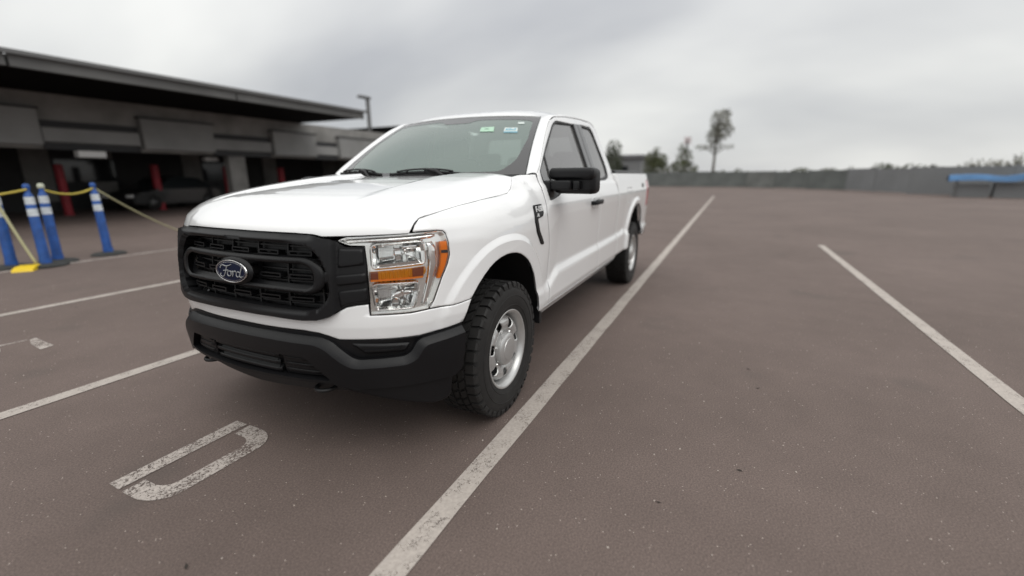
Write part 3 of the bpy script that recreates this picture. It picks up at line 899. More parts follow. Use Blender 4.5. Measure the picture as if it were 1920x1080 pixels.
def clumps(n, r, z0, z1, rx, rz, seed):
    g = random.Random(seed)
    return [(g.uniform(-r, r), g.uniform(-r, r), g.uniform(z0, z1), rx*g.uniform(.7, 1.2), rz*g.uniform(.7, 1.2)) for _ in range(n)]
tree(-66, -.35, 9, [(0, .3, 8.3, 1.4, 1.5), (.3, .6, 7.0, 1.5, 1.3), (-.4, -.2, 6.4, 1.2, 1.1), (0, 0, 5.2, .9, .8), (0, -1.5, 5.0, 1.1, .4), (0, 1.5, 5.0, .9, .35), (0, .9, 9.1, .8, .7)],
     'leaf_grey_haze', 'tall pale tree with bare trunk and high round crown', leaves=2100, ls=.27, seed=3, trunk_r=.22)
tree(-66, -7.9, 4.2, [(0, 0, 2.4, 1.7, 1.6), (.2, -.5, 3.6, 1.1, 1.2), (-.2, .6, 3.3, 1.1, 1.1), (0, .1, 4.7, .7, .7)], 'leaf', 'small dense green tree just right of the truck bed', leaves=2000, seed=4)
tree(-66, -4.3, 4.4, [(0, 0, 2.1, 2.1, 1.4), (.2, .2, 3.6, 1.2, 1.3), (0, -.1, 4.9, .8, .8)], 'leaf', 'green cone shaped tree under the pole sign', leaves=1500, seed=5)
tree(-62, -13.2, 5.5, [(0, 0, 3.2, 1.6, 1.8), (.3, .3, 5.0, 1.1, 1.2)], 'leaf_dark', 'dark green tree half hidden behind the cab corner', leaves=1300, seed=6)
for i, (x, y, r, h, lm, lab) in enumerate([(-70, 1.6, 1.6, 2.2, 'leaf', 'low round bush at the foot of the tall pale tree'),
        (-70, 9.5, 2.2, 2.4, 'leaf', 'wide low green bush behind the middle of the far fence'),
        (-64, 13.6, 1.7, 2.5, 'leaf_grey_haze', 'grey green bush where the far fence turns'),
        (-72, 5.2, 1.6, 1.9, 'leaf_dark', 'low dark bush between the pale tree and the wide bush'),
        (-60, 19.0, 2.4, 2.6, 'leaf_dark', 'dark shrub right of the fence turn'),
        (-58, 25.5, 2.8, 3.6, 'leaf_grey_haze', 'tall greyish shrub above the blue cover'),
        (-52, 30.5, 2.6, 3.6, 'leaf_dark', 'dark tree at the far right edge behind the fence'),
        (-75, -11.5, 1.8, 2.4, 'leaf_dark', 'dark bush between the warehouse and the small trees')]):
    tree(x, y, h, clumps(6, r, h*.45, h*.75, r*.6, h*.3, 40+i), lm, lab, 'bush', trunk_r=.08, leaves=900, ls=.32, seed=50+i)
# loose grit and bits of leaf blown over the asphalt
gv = []; gf = []
rg = random.Random(21)
for _ in range(420):
    x = rg.uniform(-4.5, 2.1); y = rg.uniform(-6, 4.2); s_ = rg.uniform(.0025, .0065)
    if -4.9 < x < .95 and -.98 < y < .98: continue
    b = len(gv); a = rg.uniform(0, 6.3)
    for k in range(4): gv.append((x+math.cos(a+k*1.57)*s_*rg.uniform(.6, 1.2), y+math.sin(a+k*1.57)*s_*rg.uniform(.6, 1.2), .001))
    gv.append((x, y, .001+s_*.9)); gf += [(b+k, b+(k+1) % 4, b+4) for k in range(4)]
M['grit'] = mat('pale_grit', (.42, .37, .33), .9)
tag(MB().add(gv, gf).build('grit', 'grit'), 'pale grit scattered over the asphalt', 'grit', kind='stuff')
gv = []; gf = []
for _ in range(20):
    x = rg.uniform(-2.5, 1.9); y = rg.uniform(-4.5, 3.2); a = rg.uniform(0, 6.3); l = rg.uniform(.008, .02); w = l*.35
    if -4.9 < x < .95 and -.98 < y < .98: continue
    b = len(gv); c, s_ = math.cos(a), math.sin(a)
    for (p, q, h) in ((-l, 0, .002), (0, w, .006), (l, 0, .003), (0, -w, .002)): gv.append((x+c*p-s_*q, y+s_*p+c*q, h))
    gf.append((b, b+3, b+2, b+1))
M['leaf_litter'] = mat('leaf_litter', (.03, .024, .02), .9)
tag(MB().add(gv, gf).build('leaf_litter', 'leaf_litter'), 'dark scraps of leaf lying on the asphalt', 'leaves', kind='stuff')
# ================================================================== THE PICKUP TRUCK
truck = empty('pickup_truck', (0, 0, 0))
tag(truck, 'white extended cab pickup truck with black grille parked between bay lines', 'pickup truck')
def SO(d): return lambda u, v, e=0.: S(u, v, e+d)
def X2S(pts): return [(float(s_of_x(x)), z) for x, z in pts]

# ---- hood -------------------------------------------------------
CUT = [(.892, 1.138), (.910, 1.167), (.937, 1.194), (1.0, 1.207), (1.063, 1.217), (1.209, 1.237), (1.428, 1.257), (1.643, 1.268), (1.776, 1.279), (1.824, 1.3), (1.859, 1.334), (1.91, 1.373)]
cp = S(np.array([a for a, b in CUT]), np.array([b for a, b in CUT]))       # hood to fender line in space
_cx = cp[::-1, 0]; _cy = cp[::-1, 1]; _cz = cp[::-1, 2]
def Hc(x, y, e=0.):
    """hood surface made to meet the fender along the cut line"""
    p = H(x, y, 0.); x = np.asarray(x, float); a = np.abs(y)
    yc = np.interp(x, _cx, _cy); zc = np.interp(x, _cx, _cz)
    err = zc-H(x, yc, 0.)[:, 2]
    w = np.clip((a-.66)/np.maximum(yc-.66, .05), 0, 1.2)**1.8
    w = w*smooth((.60-x)/.12)
    p[:, 2] += err*w+e
    return p
ny_ = np.linspace(0, float(cp[0, 1])-.008, 90)
front = [(float(x_nose(y)), float(y)) for y in ny_]
side = [(x-.002, y-.0045) for x, y, z in cp]
rear = [(-.440, .60), (-.405, .30), (-.395, 0)]
half = front+side[1:]+rear
hood_out = half+[(x, -y) for x, y in half[::-1] if y > 1e-6][0:]
fine_pts = [(float(x_nose(abs(y)))-d, float(y)) for d in (.0015, .003, .0045, .008, .012, .016, .022, .03, .043, .064, .085) for y in np.linspace(-.8, .8, 120)]
for sg in (-1, 1):
    for xx in np.linspace(.62, -.38, 40):
        for oo in (-.03, -.018, -.006, .006, .018, .03):
            fine_pts.append((xx, sg*(np.interp(.87-xx, [.1, .35, 1.2], [.53, .555, .53])+.01+oo)))
hood = panel('hood', 'paint', truck, Hc, hood_out, step=(.035, .035), pts=fine_pts, thick=.022)

# ---- fenders -------------------------------------------------------
ARCF = [(1.992, .505), (1.965, .60), (1.938, .69), (1.901, .773), (1.841, .846), (1.79, .888), (1.736, .918), (1.68, .942), (1.624, .957), (1.56, .965), (1.502, .966), (1.44, .959), (1.383, .946), (1.33, .924), (1.277, .893), (1.225, .853), (1.182, .808)]
fender_out = ([(.898, 1.142)]+CUT[1:]+[(2.02, 1.384), (2.158, 1.388), (2.156, 1.36), (2.142, 1.28), (2.131, 1.20), (2.130, 1.14), (2.155, 1.03), (2.185, .93), (2.192, .86), (2.194, .50), (2.06, .487)]
              + ARCF+[(1.172, .797), (1.06, .789), (.952, .790), (.975, .825), (1.018, .922), (1.053, .985), (1.068, 1.025), (1.067, 1.082), (1.058, 1.128), (1.045, 1.139), (1.015, 1.1425)])
def off_flare(A):
    return lambda u, v: ~((arch_r(1.545-u, v, A) > 1.03) & (arch_r(1.545-u, v, A) < 1.27))
def arch_pts(A, rr=(1.05, 1.09, 1.12, 1.132, 1.137, 1.15, 1.167, 1.184, 1.197, 1.202, 1.214, 1.24), n=90):
    o = []
    for r in rr:
        for k in range(n+1):
            t = math.pi*k/n; c, s_ = math.cos(t), math.sin(t); q = 2/A[4]
            o.append((float(s_of_x(A[0]+A[2]*r*math.copysign(abs(c)**q, c))), A[1]+A[3]*r*abs(s_)**q))
    return o
fend = panel('fender', 'paint', truck, SO(0), fender_out, 'LR', step=(.022, .016), thick=.03, bevel=(.006, .003), pts=arch_pts(ARCH_F), keep=off_flare(ARCH_F))
# vent badge behind the front wheel arch
vent_out = rounded([(1.925, 1.203), (2.062, 1.205), (2.070, 1.150), (2.052, 1.128), (1.965, 1.118), (1.985, 1.05), (2.072, .955), (2.066, .943), (2.018, .950), (1.938, 1.04), (1.915, 1.11)], .012, 3)
vent = panel('vent_badge', 'plastic', fend, SO(.007), vent_out, 'LR', step=.02, thick=.012, bevel=(.008, .004))
def text_on(name, body, size, fn, u0, v0, material, parent, shear=0., xs=1.0, depth=.003, mirror_parent=None):
    """lettering pressed on a body surface; fn(u, v, e) maps letter plane to space"""
    cu = bpy.data.curves.new(name, 'FONT'); cu.body = body; cu.size = size; cu.shear = shear; cu.resolution_u = 3; cu.offset = size*.018
    ob = bpy.data.objects.new(name, cu); COL.objects.link(ob)
    dg = bpy.context.evaluated_depsgraph_get(); me = bpy.data.meshes.new_from_object(ob.evaluated_get(dg))
    bpy.data.objects.remove(ob); bpy.data.curves.remove(cu)
    n = len(me.vertices); co = np.zeros(n*3); me.vertices.foreach_get('co', co); co = co.reshape(-1, 3)
    F = [list(p.vertices) for p in me.polygons]
    bpy.data.meshes.remove(me)
    U = u0+co[:, 0]*xs; Vv = v0+co[:, 1]
    P1 = fn(U, Vv, np.full(n, depth)); P0 = fn(U, Vv, np.full(n, 0.))
    cnt = {}
    for f in F:
        for i in range(len(f)): cnt[(f[i], f[(i+1) % len(f)])] = 1
    be = [k for k in cnt if (k[1], k[0]) not in cnt]
    V_ = [tuple(p) for p in P1]+[tuple(p) for p in P0]; F_ = F+[(b, a, n+a, n+b) for a, b in be]
    m2 = bpy.data.meshes.new(name); m2.from_pydata(V_, [], F_); m2.update()
    o = link(name, m2, material, parent)
    if mirror_parent is None: return o
    # the other side of the truck reads from left to right too: the letters run the other way along the body
    P1 = fn(2*u0+(co[:, 0].max())*xs-U, Vv, np.full(n, depth))*FLIP; P0 = fn(2*u0+(co[:, 0].max())*xs-U, Vv, np.full(n, 0.))*FLIP
    m3 = bpy.data.meshes.new(name); m3.from_pydata([tuple(p) for p in P1]+[tuple(p) for p in P0], [], F_); m3.update()
    return o, link(name, m3, material, mirror_parent)
text_on('lettering', 'F-150', .047, SO(.0085), 1.937, 1.163, 'badge_white', fend[0], .1, 1.0, .004, fend[1])
text_on('lettering', 'XL', .026, SO(.0085), 1.942, 1.133, 'badge_white', fend[0], .1, 1.1, .004, fend[1])

# ---- white strip under grille and headlights ------------------------
strip_half = [(0, .764), (.246, .762), (.406, .757), (.473, .761), (.511, .772), (.556, .797), (.596, .818), (.64, .826), (.688, .830), (.690, .779), (.863, .777), (.945, .7835), (1.06, .785), (1.172, .793), (1.152, .757), (1.132, .716), (1.118, .690), (1.0, .675), (.896, .664), (.666, .667), (.548, .668), (.502, .684), (.458, .696), (.38, .703), (.197, .702), (0, .704)]
strip = panel('front_strip', 'paint', truck, SO(0), mirror_outline(strip_half)[:-1] if False else mirror_outline(strip_half), step=(.03, .015), thick=.03, bevel=(.006, .003),
              extra=lambda u, v: -.14*np.maximum(0, np.interp(np.abs(u), [0, .35, .55, 1.1], [.732, .732, .718, .735])-v))

# ---- bumper ---------------------------------------------------------
pad_half = [(0, .7015), (.197, .6995), (.38, .7005), (.458, .6935), (.502, .6815), (.548, .6655), (.666, .6645), (.896, .6615), (1.0, .6715), (1.108, .688), (1.10, .52), (0, .52)]
front_bumper = panel('front_bumper', 'plastic', truck, SO(-.004), mirror_outline(pad_half), step=.04, thick=.02,
                     extra=lambda u, v: -.012*smooth((.665-v)/.02)*smooth((np.abs(u)-.56)/.03))
CH_T = [(0, .689), (.236, .688), (.47, .682), (.52, .664), (.574, .612), (.609, .582), (.636, .574), (.826, .580), (.855, .596), (.883, .643), (.905, .655), (1.098, .680)]
CH_L = [(0, .660), (.231, .658), (.452, .652), (.500, .632), (.558, .573), (.598, .546), (.628, .540), (.838, .546), (.878, .566), (.908, .617), (.926, .628), (1.098, .652)]
def polyround(P, r, n=5):
    """open polyline with rounded corners"""
    o = [tuple(P[0])]
    for i in range(1, len(P)-1):
        a = np.array(P[i-1], float); b = np.array(P[i], float); c = np.array(P[i+1], float)
        la = np.linalg.norm(a-b); lc = np.linalg.norm(c-b); q = min(r, la*.45, lc*.45)
        p0 = b+(a-b)/la*q; p1 = b+(c-b)/lc*q
        for k in range(n+1):
            t = k/n; o.append(tuple((1-t)**2*p0+2*t*(1-t)*b+t*t*p1))
    return o+[tuple(P[-1])]
ct_ = np.array(polyround(CH_T, .03)); cl_ = np.array(polyround(CH_L, .03))
bump_half = [tuple(p) for p in cl_]+[(1.094, .56), (1.080, .466), (1.045, .440), (.60, .437), (.545, .447), (.505, .466), (.24, .460), (0, .452)]
int_half = [(0, .589), (.24, .589), (.395, .586), (.412, .574), (.505, .482), (.495, .477), (.24, .474), (0, .468)]
skin = panel('bumper_skin', 'plastic', front_bumper, SO(.038), mirror_outline(bump_half), holes=[mirror_outline(int_half)], step=.025, thick=.05)
def chamfer():
    """sloping top face of the bumper, from its front edge back to the pad"""
    def dens(P):
        o = []
        for a, b in zip(P[:-1], P[1:]):
            o += [a, a*.5+b*.5]
        return np.array(o+[P[-1]])
    T = dens(ct_); L = dens(cl_); T = np.concatenate([T[:0:-1]*[-1, 1], T]); L = np.concatenate([L[:0:-1]*[-1, 1], L])
    n = len(T); rows = []
    for t, e_ in ((0, .038), (.04, .0375), (.5, .024), (.93, .0115), (1, .0085), (1.0, -.012)):
        P = L*(1-t)+T*t; rows.append(S(P[:, 0], P[:, 1], np.full(n, e_)))
    V = np.concatenate(rows); F = []
    for r in range(len(rows)-1):
        for i in range(n-1): F.append((r*n+i, r*n+i+1, (r+1)*n+i+1, (r+1)*n+i))
    return MB().add([tuple(p) for p in V], F, True)
sharpen(chamfer().build('bumper_top', 'plastic', front_bumper), 30)
# bumper end return into the wheel arch
intake = panel('intake', 'plastic_dark', front_bumper, SO(-.015), mirror_outline([(0, .60), (.43, .60), (.53, .46), (0, .45)]), step=.05, thick=0, flange=False)
for z0, z1 in ((.482, .502), (.520, .540), (.558, .578)):
    panel('intake_slat', 'plastic', front_bumper, SO(.018), mirror_outline([(0, z1), (.235, z1), (.235, z0), (0, z0)]), step=.03, thick=.04, bevel=(.007, .005))
for sg in (-1, 1):
    oo = [(.255, .581), (.392, .579), (.405, .570), (.488, .487), (.255, .480)]
    b_ = panel('intake_blank', 'plastic', front_bumper, SO(.012), [(sg*a, b) for a, b in (oo if sg > 0 else oo[::-1])], step=.03, thick=.03, bevel=(.006, .005))
    for z0, w0 in ((.505, .462), (.536, .432), (.566, .400)):
        r_ = [(.268, z0-.007), (w0-.012, z0-.007), (w0-.012, z0+.007), (.268, z0+.007)]
        panel('blank_rib', 'plastic', b_, SO(.017), [(sg*a, b) for a, b in r_], step=.03, thick=.006, bevel=(.004, .003))
# fog lamp blanking plates in the side pockets
fog_out = rounded([(.60, .652), (.855, .640), (.835, .602), (.66, .600)], .012, 3)
fog = panel('fog_blank', 'plastic', front_bumper, SO(.004), fog_out, 'LR', step=.02, thick=.02, bevel=(.012, .008))
panel('fog_blank_rib', 'plastic', fog, SO(.010), [(.66, .622), (.80, .624), (.815, .636), (.80, .618), (.66, .614)], 'LR', step=.02, thick=.006)
# flexible air dam below
dam = panel('air_dam', 'plastic', front_bumper, SO(.026), rounded([(.50, .452), (.60, .438), (1.04, .441), (1.036, .322), (.962, .303), (.85, .335), (.583, .418)], [0, 0, 0, .04, .03, 0, 0]), 'LR', step=.03, thick=.02, bevel=(.01, .006))
panel('skid_panel', 'plastic_dark', front_bumper, SO(-.03), mirror_outline([(0, .47), (.6, .47), (.62, .40), (0, .37)]), step=.05, thick=.02)
def hook():
    mb = MB(); P = []
    for k in range(15):
        a = math.pi*(-.5+k/14); P.append((.815+math.cos(a)*.05, .425+math.sin(a)*.045, .408))
    P = [(.70, .38, .41)]+P+[(.70, .47, .41)]
    return mb.tube(P, .0105, 8)
both('tow_hook', hook, 'plastic_dark', front_bumper)

# ---- grille ---------------------------------------------------------
gout = [(0, 1.141), (.20, 1.139), (.383, 1.136), (.462, 1.134), (.503, 1.126), (.545, 1.121), (.566, 1.110), (.580, 1.097), (.604, 1.084), (.684, 1.083), (.690, 1.0), (.692, .86), (.690, .836), (.64, .831), (.598, .823), (.556, .802), (.513, .777), (.475, .7655), (.406, .761), (.246, .766), (0, .768)]
gin = [(0, 1.100), (.30, 1.098), (.412, 1.092), (.456, 1.075), (.500, 1.030), (.527, .965), (.532, .890), (.515, .850), (.475, .813), (.42, .802), (.2, .804), (0, .806)]
def g_extra(u, v):
    """surround: proud frame round the opening, sunken wings towards the headlights"""
    a = np.abs(u)
    w = smooth((a-.545)/.03)
    e_ = .030*(1-w)
    P = np.stack([a, v], -1)
    d = pdist(P, np.array(gin+[(-u_, v_) for u_, v_ in gin[::-1]]))
    e_ = e_-.020*(1-np.clip(d/.012, 0, 1))**2*(1-w)
    e_ = e_-.022*smooth((v-1.108)/.03)*(1-smooth((a-.43)/.06))          # top facet leans back under the hood lip
    return e_
gpts = [(sg*a, z) for sg in (-1, 1) for a in np.linspace(.50, .60, 9) for z in np.linspace(.78, 1.11, 26)]
grille = panel('grille', 'plastic', truck, SO(.0), mirror_outline(gout), holes=[mirror_outline(gin)], step=.013, thick=.055, extra=g_extra, pts=gpts)
panel('grille_back', 'plastic_dark', grille, SO(-.075), mirror_outline([(0, 1.12), (.56, 1.10), (.56, .79), (0, .79)]), step=.05, thick=0, flange=False)
lo = rounded([(.0, 1.034), (.435, 1.034), (.512, .986), (.512, .912), (.452, .876), (.0, .884)], [0, .05, .05, .05, .05, 0], 5)
li = rounded([(.0, 1.004), (.405, 1.010), (.458, .982), (.458, .918), (.424, .897), (.0, .908)], [0, .03, .03, .03, .03, 0], 5)
panel('grille_loop', 'plastic', grille, SO(.012), mirror_outline(lo), holes=[mirror_outline(li)], step=.02, thick=.05, bevel=(.012, .008, 1.3))
for sg in (-1, 1):          # bridges from loop to surround and the wing ridges
    br = [(.505, .975), (.545, .985), (.545, .930), (.505, .925)]
    panel('grille_bridge', 'plastic', grille, SO(.008), [(sg*a, b) for a, b in br], step=.02, thick=.04, bevel=(.01, .006))
    for q in ([(.548, .962), (.687, .972), (.688, .930), (.548, .916)], [(.575, 1.078), (.606, 1.076), (.679, 1.075), (.682, 1.008), (.570, .996)], [(.565, .893), (.687, .906), (.685, .845), (.64, .840), (.60, .832), (.572, .820)]):
        panel('wing_bar', 'plastic', grille, SO(.010), [(sg*a, b) for a, b in q], step=.02, thick=.012, bevel=(.008, .006))
def slot_mesh(u, v, w=.125, h=.022, fn=None):
    """one hollow link of the grille mesh"""
    o = rounded([(u-w/2, v-h/2), (u+w/2, v-h/2), (u+w/2, v+h/2), (u-w/2, v+h/2)], .004, 2)
    i = [(u-w/2+.007, v-h/2+.006), (u+w/2-.007, v-h/2+.006), (u+w/2-.007, v+h/2-.006), (u-w/2+.007, v+h/2-.006)]
    return o, i
for row, zz in enumerate((1.049, .945, .842)):
    for u in ((-.375, -.19, 0, .19, .375) if row != 1 else (-.375, -.20, .20, .375)):
        o, i = slot_mesh(u, zz)
        panel('grille_slot', 'plastic', grille, SO(-.020), o, holes=[i], step=.03, thick=.040)
for u in (-.47, -.2825, -.095, .095, .2825, .47):
    panel('grille_mullion', 'plastic_dark', grille, SO(-.045), [(u-.004, .80), (u+.004, .80), (u+.004, 1.10), (u-.004, 1.10)], step=.08, thick=.02)
for zz in (1.075, 1.02, .97, .918, .868, .815):
    panel('grille_wire', 'plastic_dark', grille, SO(-.05), [(-.5, zz-.003), (.5, zz-.003), (.5, zz+.003), (-.5, zz+.003)], step=.08, thick=.02)
# oval emblem
def oval(rx, rz, n=40, c=(0, .953)): return [(c[0]+rx*math.cos(2*math.pi*k/n), c[1]+rz*math.sin(2*math.pi*k/n)) for k in range(n)]
emb = panel('emblem', 'plastic', grille, SO(.020), oval(.128, .068), step=.02, thick=.06, bevel=(.016, .012))
panel('emblem_rim', 'chrome', emb, SO(.030), oval(.110, .0525), holes=[oval(.1060, .0487)], step=.02, thick=.006, bevel=(.0012, .0006))
panel('emblem_plate', 'emblem_blue', emb, SO(.0285), oval(.1075, .050), step=.02, thick=.004)
panel('emblem_ring', 'chrome', emb, SO(.0295), oval(.100, .0432), holes=[oval(.0988, .0421)], step=.02, thick=.002)
strokes = [[(-.66, .12), (-.60, .26), (-.48, .31), (-.30, .27), (-.10, .31), (.04, .38)],
           [(-.20, .30), (-.27, .10), (-.34, -.12), (-.44, -.30), (-.58, -.34), (-.66, -.26), (-.62, -.16)],
           [(-.46, .0), (-.30, .03), (-.14, .06)],
           [(-.06, .02), (-.16, -.02), (-.20, -.14), (-.14, -.26), (-.02, -.24), (.04, -.12), (.0, .0), (-.06, .02), (.08, .0)],
           [(.12, .04), (.15, -.08), (.11, -.28)], [(.13, -.10), (.20, .02), (.28, .05), (.31, -.02)],
           [(.56, -.02), (.46, .03), (.37, -.06), (.35, -.18), (.41, -.27), (.51, -.22), (.57, -.08)],
           [(.72, .40), (.66, .20), (.58, -.08), (.55, -.22), (.62, -.27), (.70, -.20)]]
def fpt(a, b): return tuple(S(np.array([.002+a*.115]), np.array([.953+b*.085]), np.array([.0305]))[0])
mbf = MB()
for st in strokes:
    P = hermite(st, 5); mbf.tube([fpt(a, b) for a, b in P], .0021, 6)
mbf.build('emblem_script', 'script', emb)

# ---- headlights -----------------------------------------------------
HLO = [(.570, 1.112), (.60, 1.121), (.703, 1.124), (.887, 1.131), (1.015, 1.138), (1.045, 1.134), (1.056, 1.122), (1.064, 1.082), (1.064, 1.025), (1.049, .985), (1.014, .922), (.970, .824), (.944, .788), (.863, .782), (.696, .783), (.697, .86), (.695, 1.0), (.688, 1.088), (.622, 1.091), (.60, 1.098)]
hl = panel('headlight', 'bezel', truck, SO(-.032), HLO, 'LR', step=.02, thick=.03,
           holes=[rounded([(.714, 1.078), (.728, 1.088), (.938, 1.094), (.946, 1.056), (.942, 1.0), (.716, .988)], .01, 3), rounded([(.709, .905), (.726, .913), (.902, .912), (.902, .866), (.874, .800), (.722, .800)], .01, 3)])
panel('lens', 'lens', hl, SO(.001), HLO, 'LR', step=.025, thick=.004, bevel=(.008, .004))
panel('lens_gasket', 'bezel', hl, SO(-.006), HLO, 'LR', step=.03, thick=.03, holes=[[(u+(.84-u)*.014, v+(.95-v)*.016) if not (u < .69 and v > 1.05) else (u+.006, v+(1.105-v)*.25) for u, v in HLO]])
def loft_bowl(name, o, depths, material, parents):
    o = np.array(densify(o, .02, .02)); c = o.mean(0); rings = []
    for d, k in depths:
        P = c+(o-c)*k; rings.append(S(P[:, 0], P[:, 1], np.full(len(P), d)))
    n = len(o); V = np.concatenate(rings); F = []
    for r in range(len(rings)-1):
        for i in range(n): F.append((r*n+i, r*n+(i+1) % n, (r+1)*n+(i+1) % n, (r+1)*n+i))
    F.append(tuple((len(rings)-1)*n+i for i in range(n)))
    def mk():
        mb = MB(); mb.add([tuple(p) for p in V], F, True); return mb
    return both(name, mk, material, parents)
UP = rounded([(.714, 1.078), (.728, 1.088), (.938, 1.094), (.946, 1.056), (.942, 1.0), (.716, .988)], .01, 3)
LOW = rounded([(.709, .905), (.726, .913), (.902, .912), (.902, .866), (.874, .800), (.722, .800)], .01, 3)
for P_ in (UP, LOW):
    bw = loft_bowl('reflector', P_, [(-.032, 1), (-.055, .96), (-.085, .80), (-.105, .52), (-.112, .25)], 'reflector', hl)
    c_ = np.mean(P_, 0)
    # flutes on the inner wall: vertical ribs standing in the bowl
    for k in range(9):
        u = c_[0]-.088+k*.0075
        panel('flute', 'reflector', hl, SO(-.050-.004*k), [(u-.0028, c_[1]-.040), (u+.0028, c_[1]-.040), (u+.0028, c_[1]+.038), (u-.0028, c_[1]+.038)], 'LR', step=.02, thick=.012, bevel=(.002, .002))
    def bulb(c_=c_):
        a = S(np.array([c_[0]+.03]), np.array([c_[1]+.004]), np.array([-.105]))[0]; b = S(np.array([c_[0]+.03]), np.array([c_[1]+.004]), np.array([-.05]))[0]
        d = b-a; mb = MB(); P = [a+d*t for t in (0, .3, .5, .7, .9, 1.0)]
        return mb.tube([tuple(p) for p in P], [.02, .02, .012, .012, .010, .002], 12)
    both('bulb', bulb, 'chrome', hl)
    ring_o = [(c_[0]+(u-c_[0])*1.06, c_[1]+(v-c_[1])*1.09) for u, v in P_]
    panel('reflector_frame', 'chrome', hl, SO(-.020), ring_o, 'LR', holes=[P_], step=.02, thick=.02, bevel=(.004, .003))
# shield over the lower bulb and bright shelf between upper and lower
panel('bulb_shield', 'chrome', hl, SO(-.06), [(.80, .868), (.86, .872), (.893, .866), (.885, .852), (.83, .845), (.806, .83), (.79, .84)], 'LR', step=.02, thick=.012, bevel=(.004, .004))
panel('bulb_shield', 'chrome', hl, SO(-.06), [(.845, 1.082), (.935, 1.084), (.935, 1.062), (.845, 1.060)], 'LR', step=.02, thick=.012, bevel=(.004, .004))
amb = panel('turn_lamp', 'amber_ribs', hl, SO(-.022), [(.700, .972), (.938, .983), (.932, .932), (.702, .928)], 'LR', step=(.004, .02), thick=.02, extra=lambda u, v: .004*np.sin(u*2*np.pi/.017)*(u > .73)-.0)
for q in ([(.701, .9715), (.735, .973), (.735, .9365), (.702, .9365)], [(.885, .980), (.938, .9825), (.933, .9415), (.883, .9405)]):
    panel('turn_lamp_end', 'amber_dark', hl, SO(-.0165), q, 'LR', step=.03, thick=.006)
panel('turn_lamp_edge', 'amber', hl, SO(-.016), [(.700, .9365), (.932, .941), (.931, .933), (.702, .928)], 'LR', step=.03, thick=.008)
panel('side_marker', 'amber', hl, SO(-.006), [(1.022, 1.092), (1.056, 1.089), (1.057, 1.028), (1.041, .984), (1.011, .924), (.995, .924), (1.017, .985), (1.024, 1.03)], 'LR', step=.02, thick=.015)
panel('marker_divider', 'frit', hl, SO(-.0035), [(1.024, 1.052), (1.058, 1.050), (1.058, 1.036), (1.024, 1.038)], 'LR', step=.02, thick=.004)
panel('chrome_wing', 'chrome', hl, SO(-.022), [(.958, 1.088), (.992, 1.092), (1.010, 1.06), (1.012, .99), (.985, .91), (.945, .80), (.912, .80), (.952, .93), (.962, .99)], 'LR', step=.02, thick=.02, bevel=(.012, .010),)
panel('brow_strip', 'chrome', hl, SO(-.014), [(.592, 1.104), (.62, 1.112), (.90, 1.119), (1.005, 1.124), (1.005, 1.114), (.90, 1.108), (.66, 1.101), (.615, 1.098)], 'LR', step=.02, thick=.02, bevel=(.004, .003))

# ---- doors ----------------------------------------------------------
FW = rounded([(2.205, 1.222), (2.36, 1.240), (2.62, 1.300), (3.02, 1.318), (3.375, 1.326), (3.375, 1.818), (2.90, 1.797), (2.795, 1.758), (2.50, 1.585), (2.215, 1.408)], [.02, .06, .06, 0, .01, .02, .05, .05, 0, .02], 4)
RW = rounded([(3.60, 1.338), (3.88, 1.348), (4.035, 1.372), (4.06, 1.47), (3.985, 1.80), (3.93, 1.838), (3.60, 1.832)], [.01, .02, .05, .06, .06, .04, .02], 4)
FRONTCUT = [(2.199, .505), (2.199, .86), (2.190, .93), (2.160, 1.03), (2.135, 1.14), (2.136, 1.20), (2.147, 1.28), (2.161, 1.36), (2.170, 1.395), (2.30, 1.488), (2.42, 1.573), (2.55, 1.665), (2.67, 1.742), (2.77, 1.795), (2.91, 1.833), (3.2, 1.863), (3.485, 1.880)]
fdoor_out = FRONTCUT+[(3.488, 1.33), (3.492, 1.10), (3.492, .505)]
rdoor_out = [(3.498, .505), (3.498, 1.10), (3.494, 1.33), (3.491, 1.880), (3.64, 1.887), (3.98, 1.891), (4.075, 1.872), (4.125, 1.81), (4.165, 1.65), (4.195, 1.45), (4.212, 1.235), (4.222, .98), (4.222, .69), (4.214, .505)]
def hole_big(P, k=.018):
    c = np.mean(P, 0); P = np.array(P); d = P-c; l = np.linalg.norm(d, axis=1)[:, None]; return [tuple(p) for p in P+d/l*k]
fd = panel('front_door', 'paint', truck, SO(0), fdoor_out, 'LR', holes=[hole_big(FW, .012)], step=(.04, .013), thick=.03, bevel=(.005, .002))
rd = panel('rear_door', 'paint', truck, SO(0), rdoor_out, 'LR', holes=[hole_big(RW, .012)], step=(.04, .013), thick=.03, bevel=(.005, .002))
for d_, W_ in ((fd, FW), (rd, RW)):
    panel('window_seal', 'seal', d_, SO(-.004), hole_big(W_, .010), 'LR', holes=[hole_big(W_, -.016)], step=.03, thick=.03, bevel=(.006, .004))
    panel('window', 'sideglass', d_, SO(-.016), hole_big(W_, .0), 'LR', step=.06, thick=.004)
panel('pillar_trim', 'trim_grey', fd, SO(.004), [(3.372, 1.335), (3.486, 1.337), (3.483, 1.832), (3.372, 1.828)], 'LR', step=.04, thick=.01)
panel('pillar_trim', 'trim_grey', rd, SO(.004), [(3.500, 1.337), (3.602, 1.342), (3.602, 1.84), (3.497, 1.834)], 'LR', step=.04, thick=.01)
panel('window_divider', 'seal', fd, SO(-.010), [(2.352, 1.245), (2.378, 1.252), (2.43, 1.53), (2.405, 1.515)], 'LR', step=.04, thick=.02)
panel('mirror_sail', 'plastic', fd, SO(-.004), [(2.205, 1.218), (2.35, 1.236), (2.36, 1.262), (2.25, 1.30), (2.215, 1.39)], 'LR', step=.03, thick=.015)
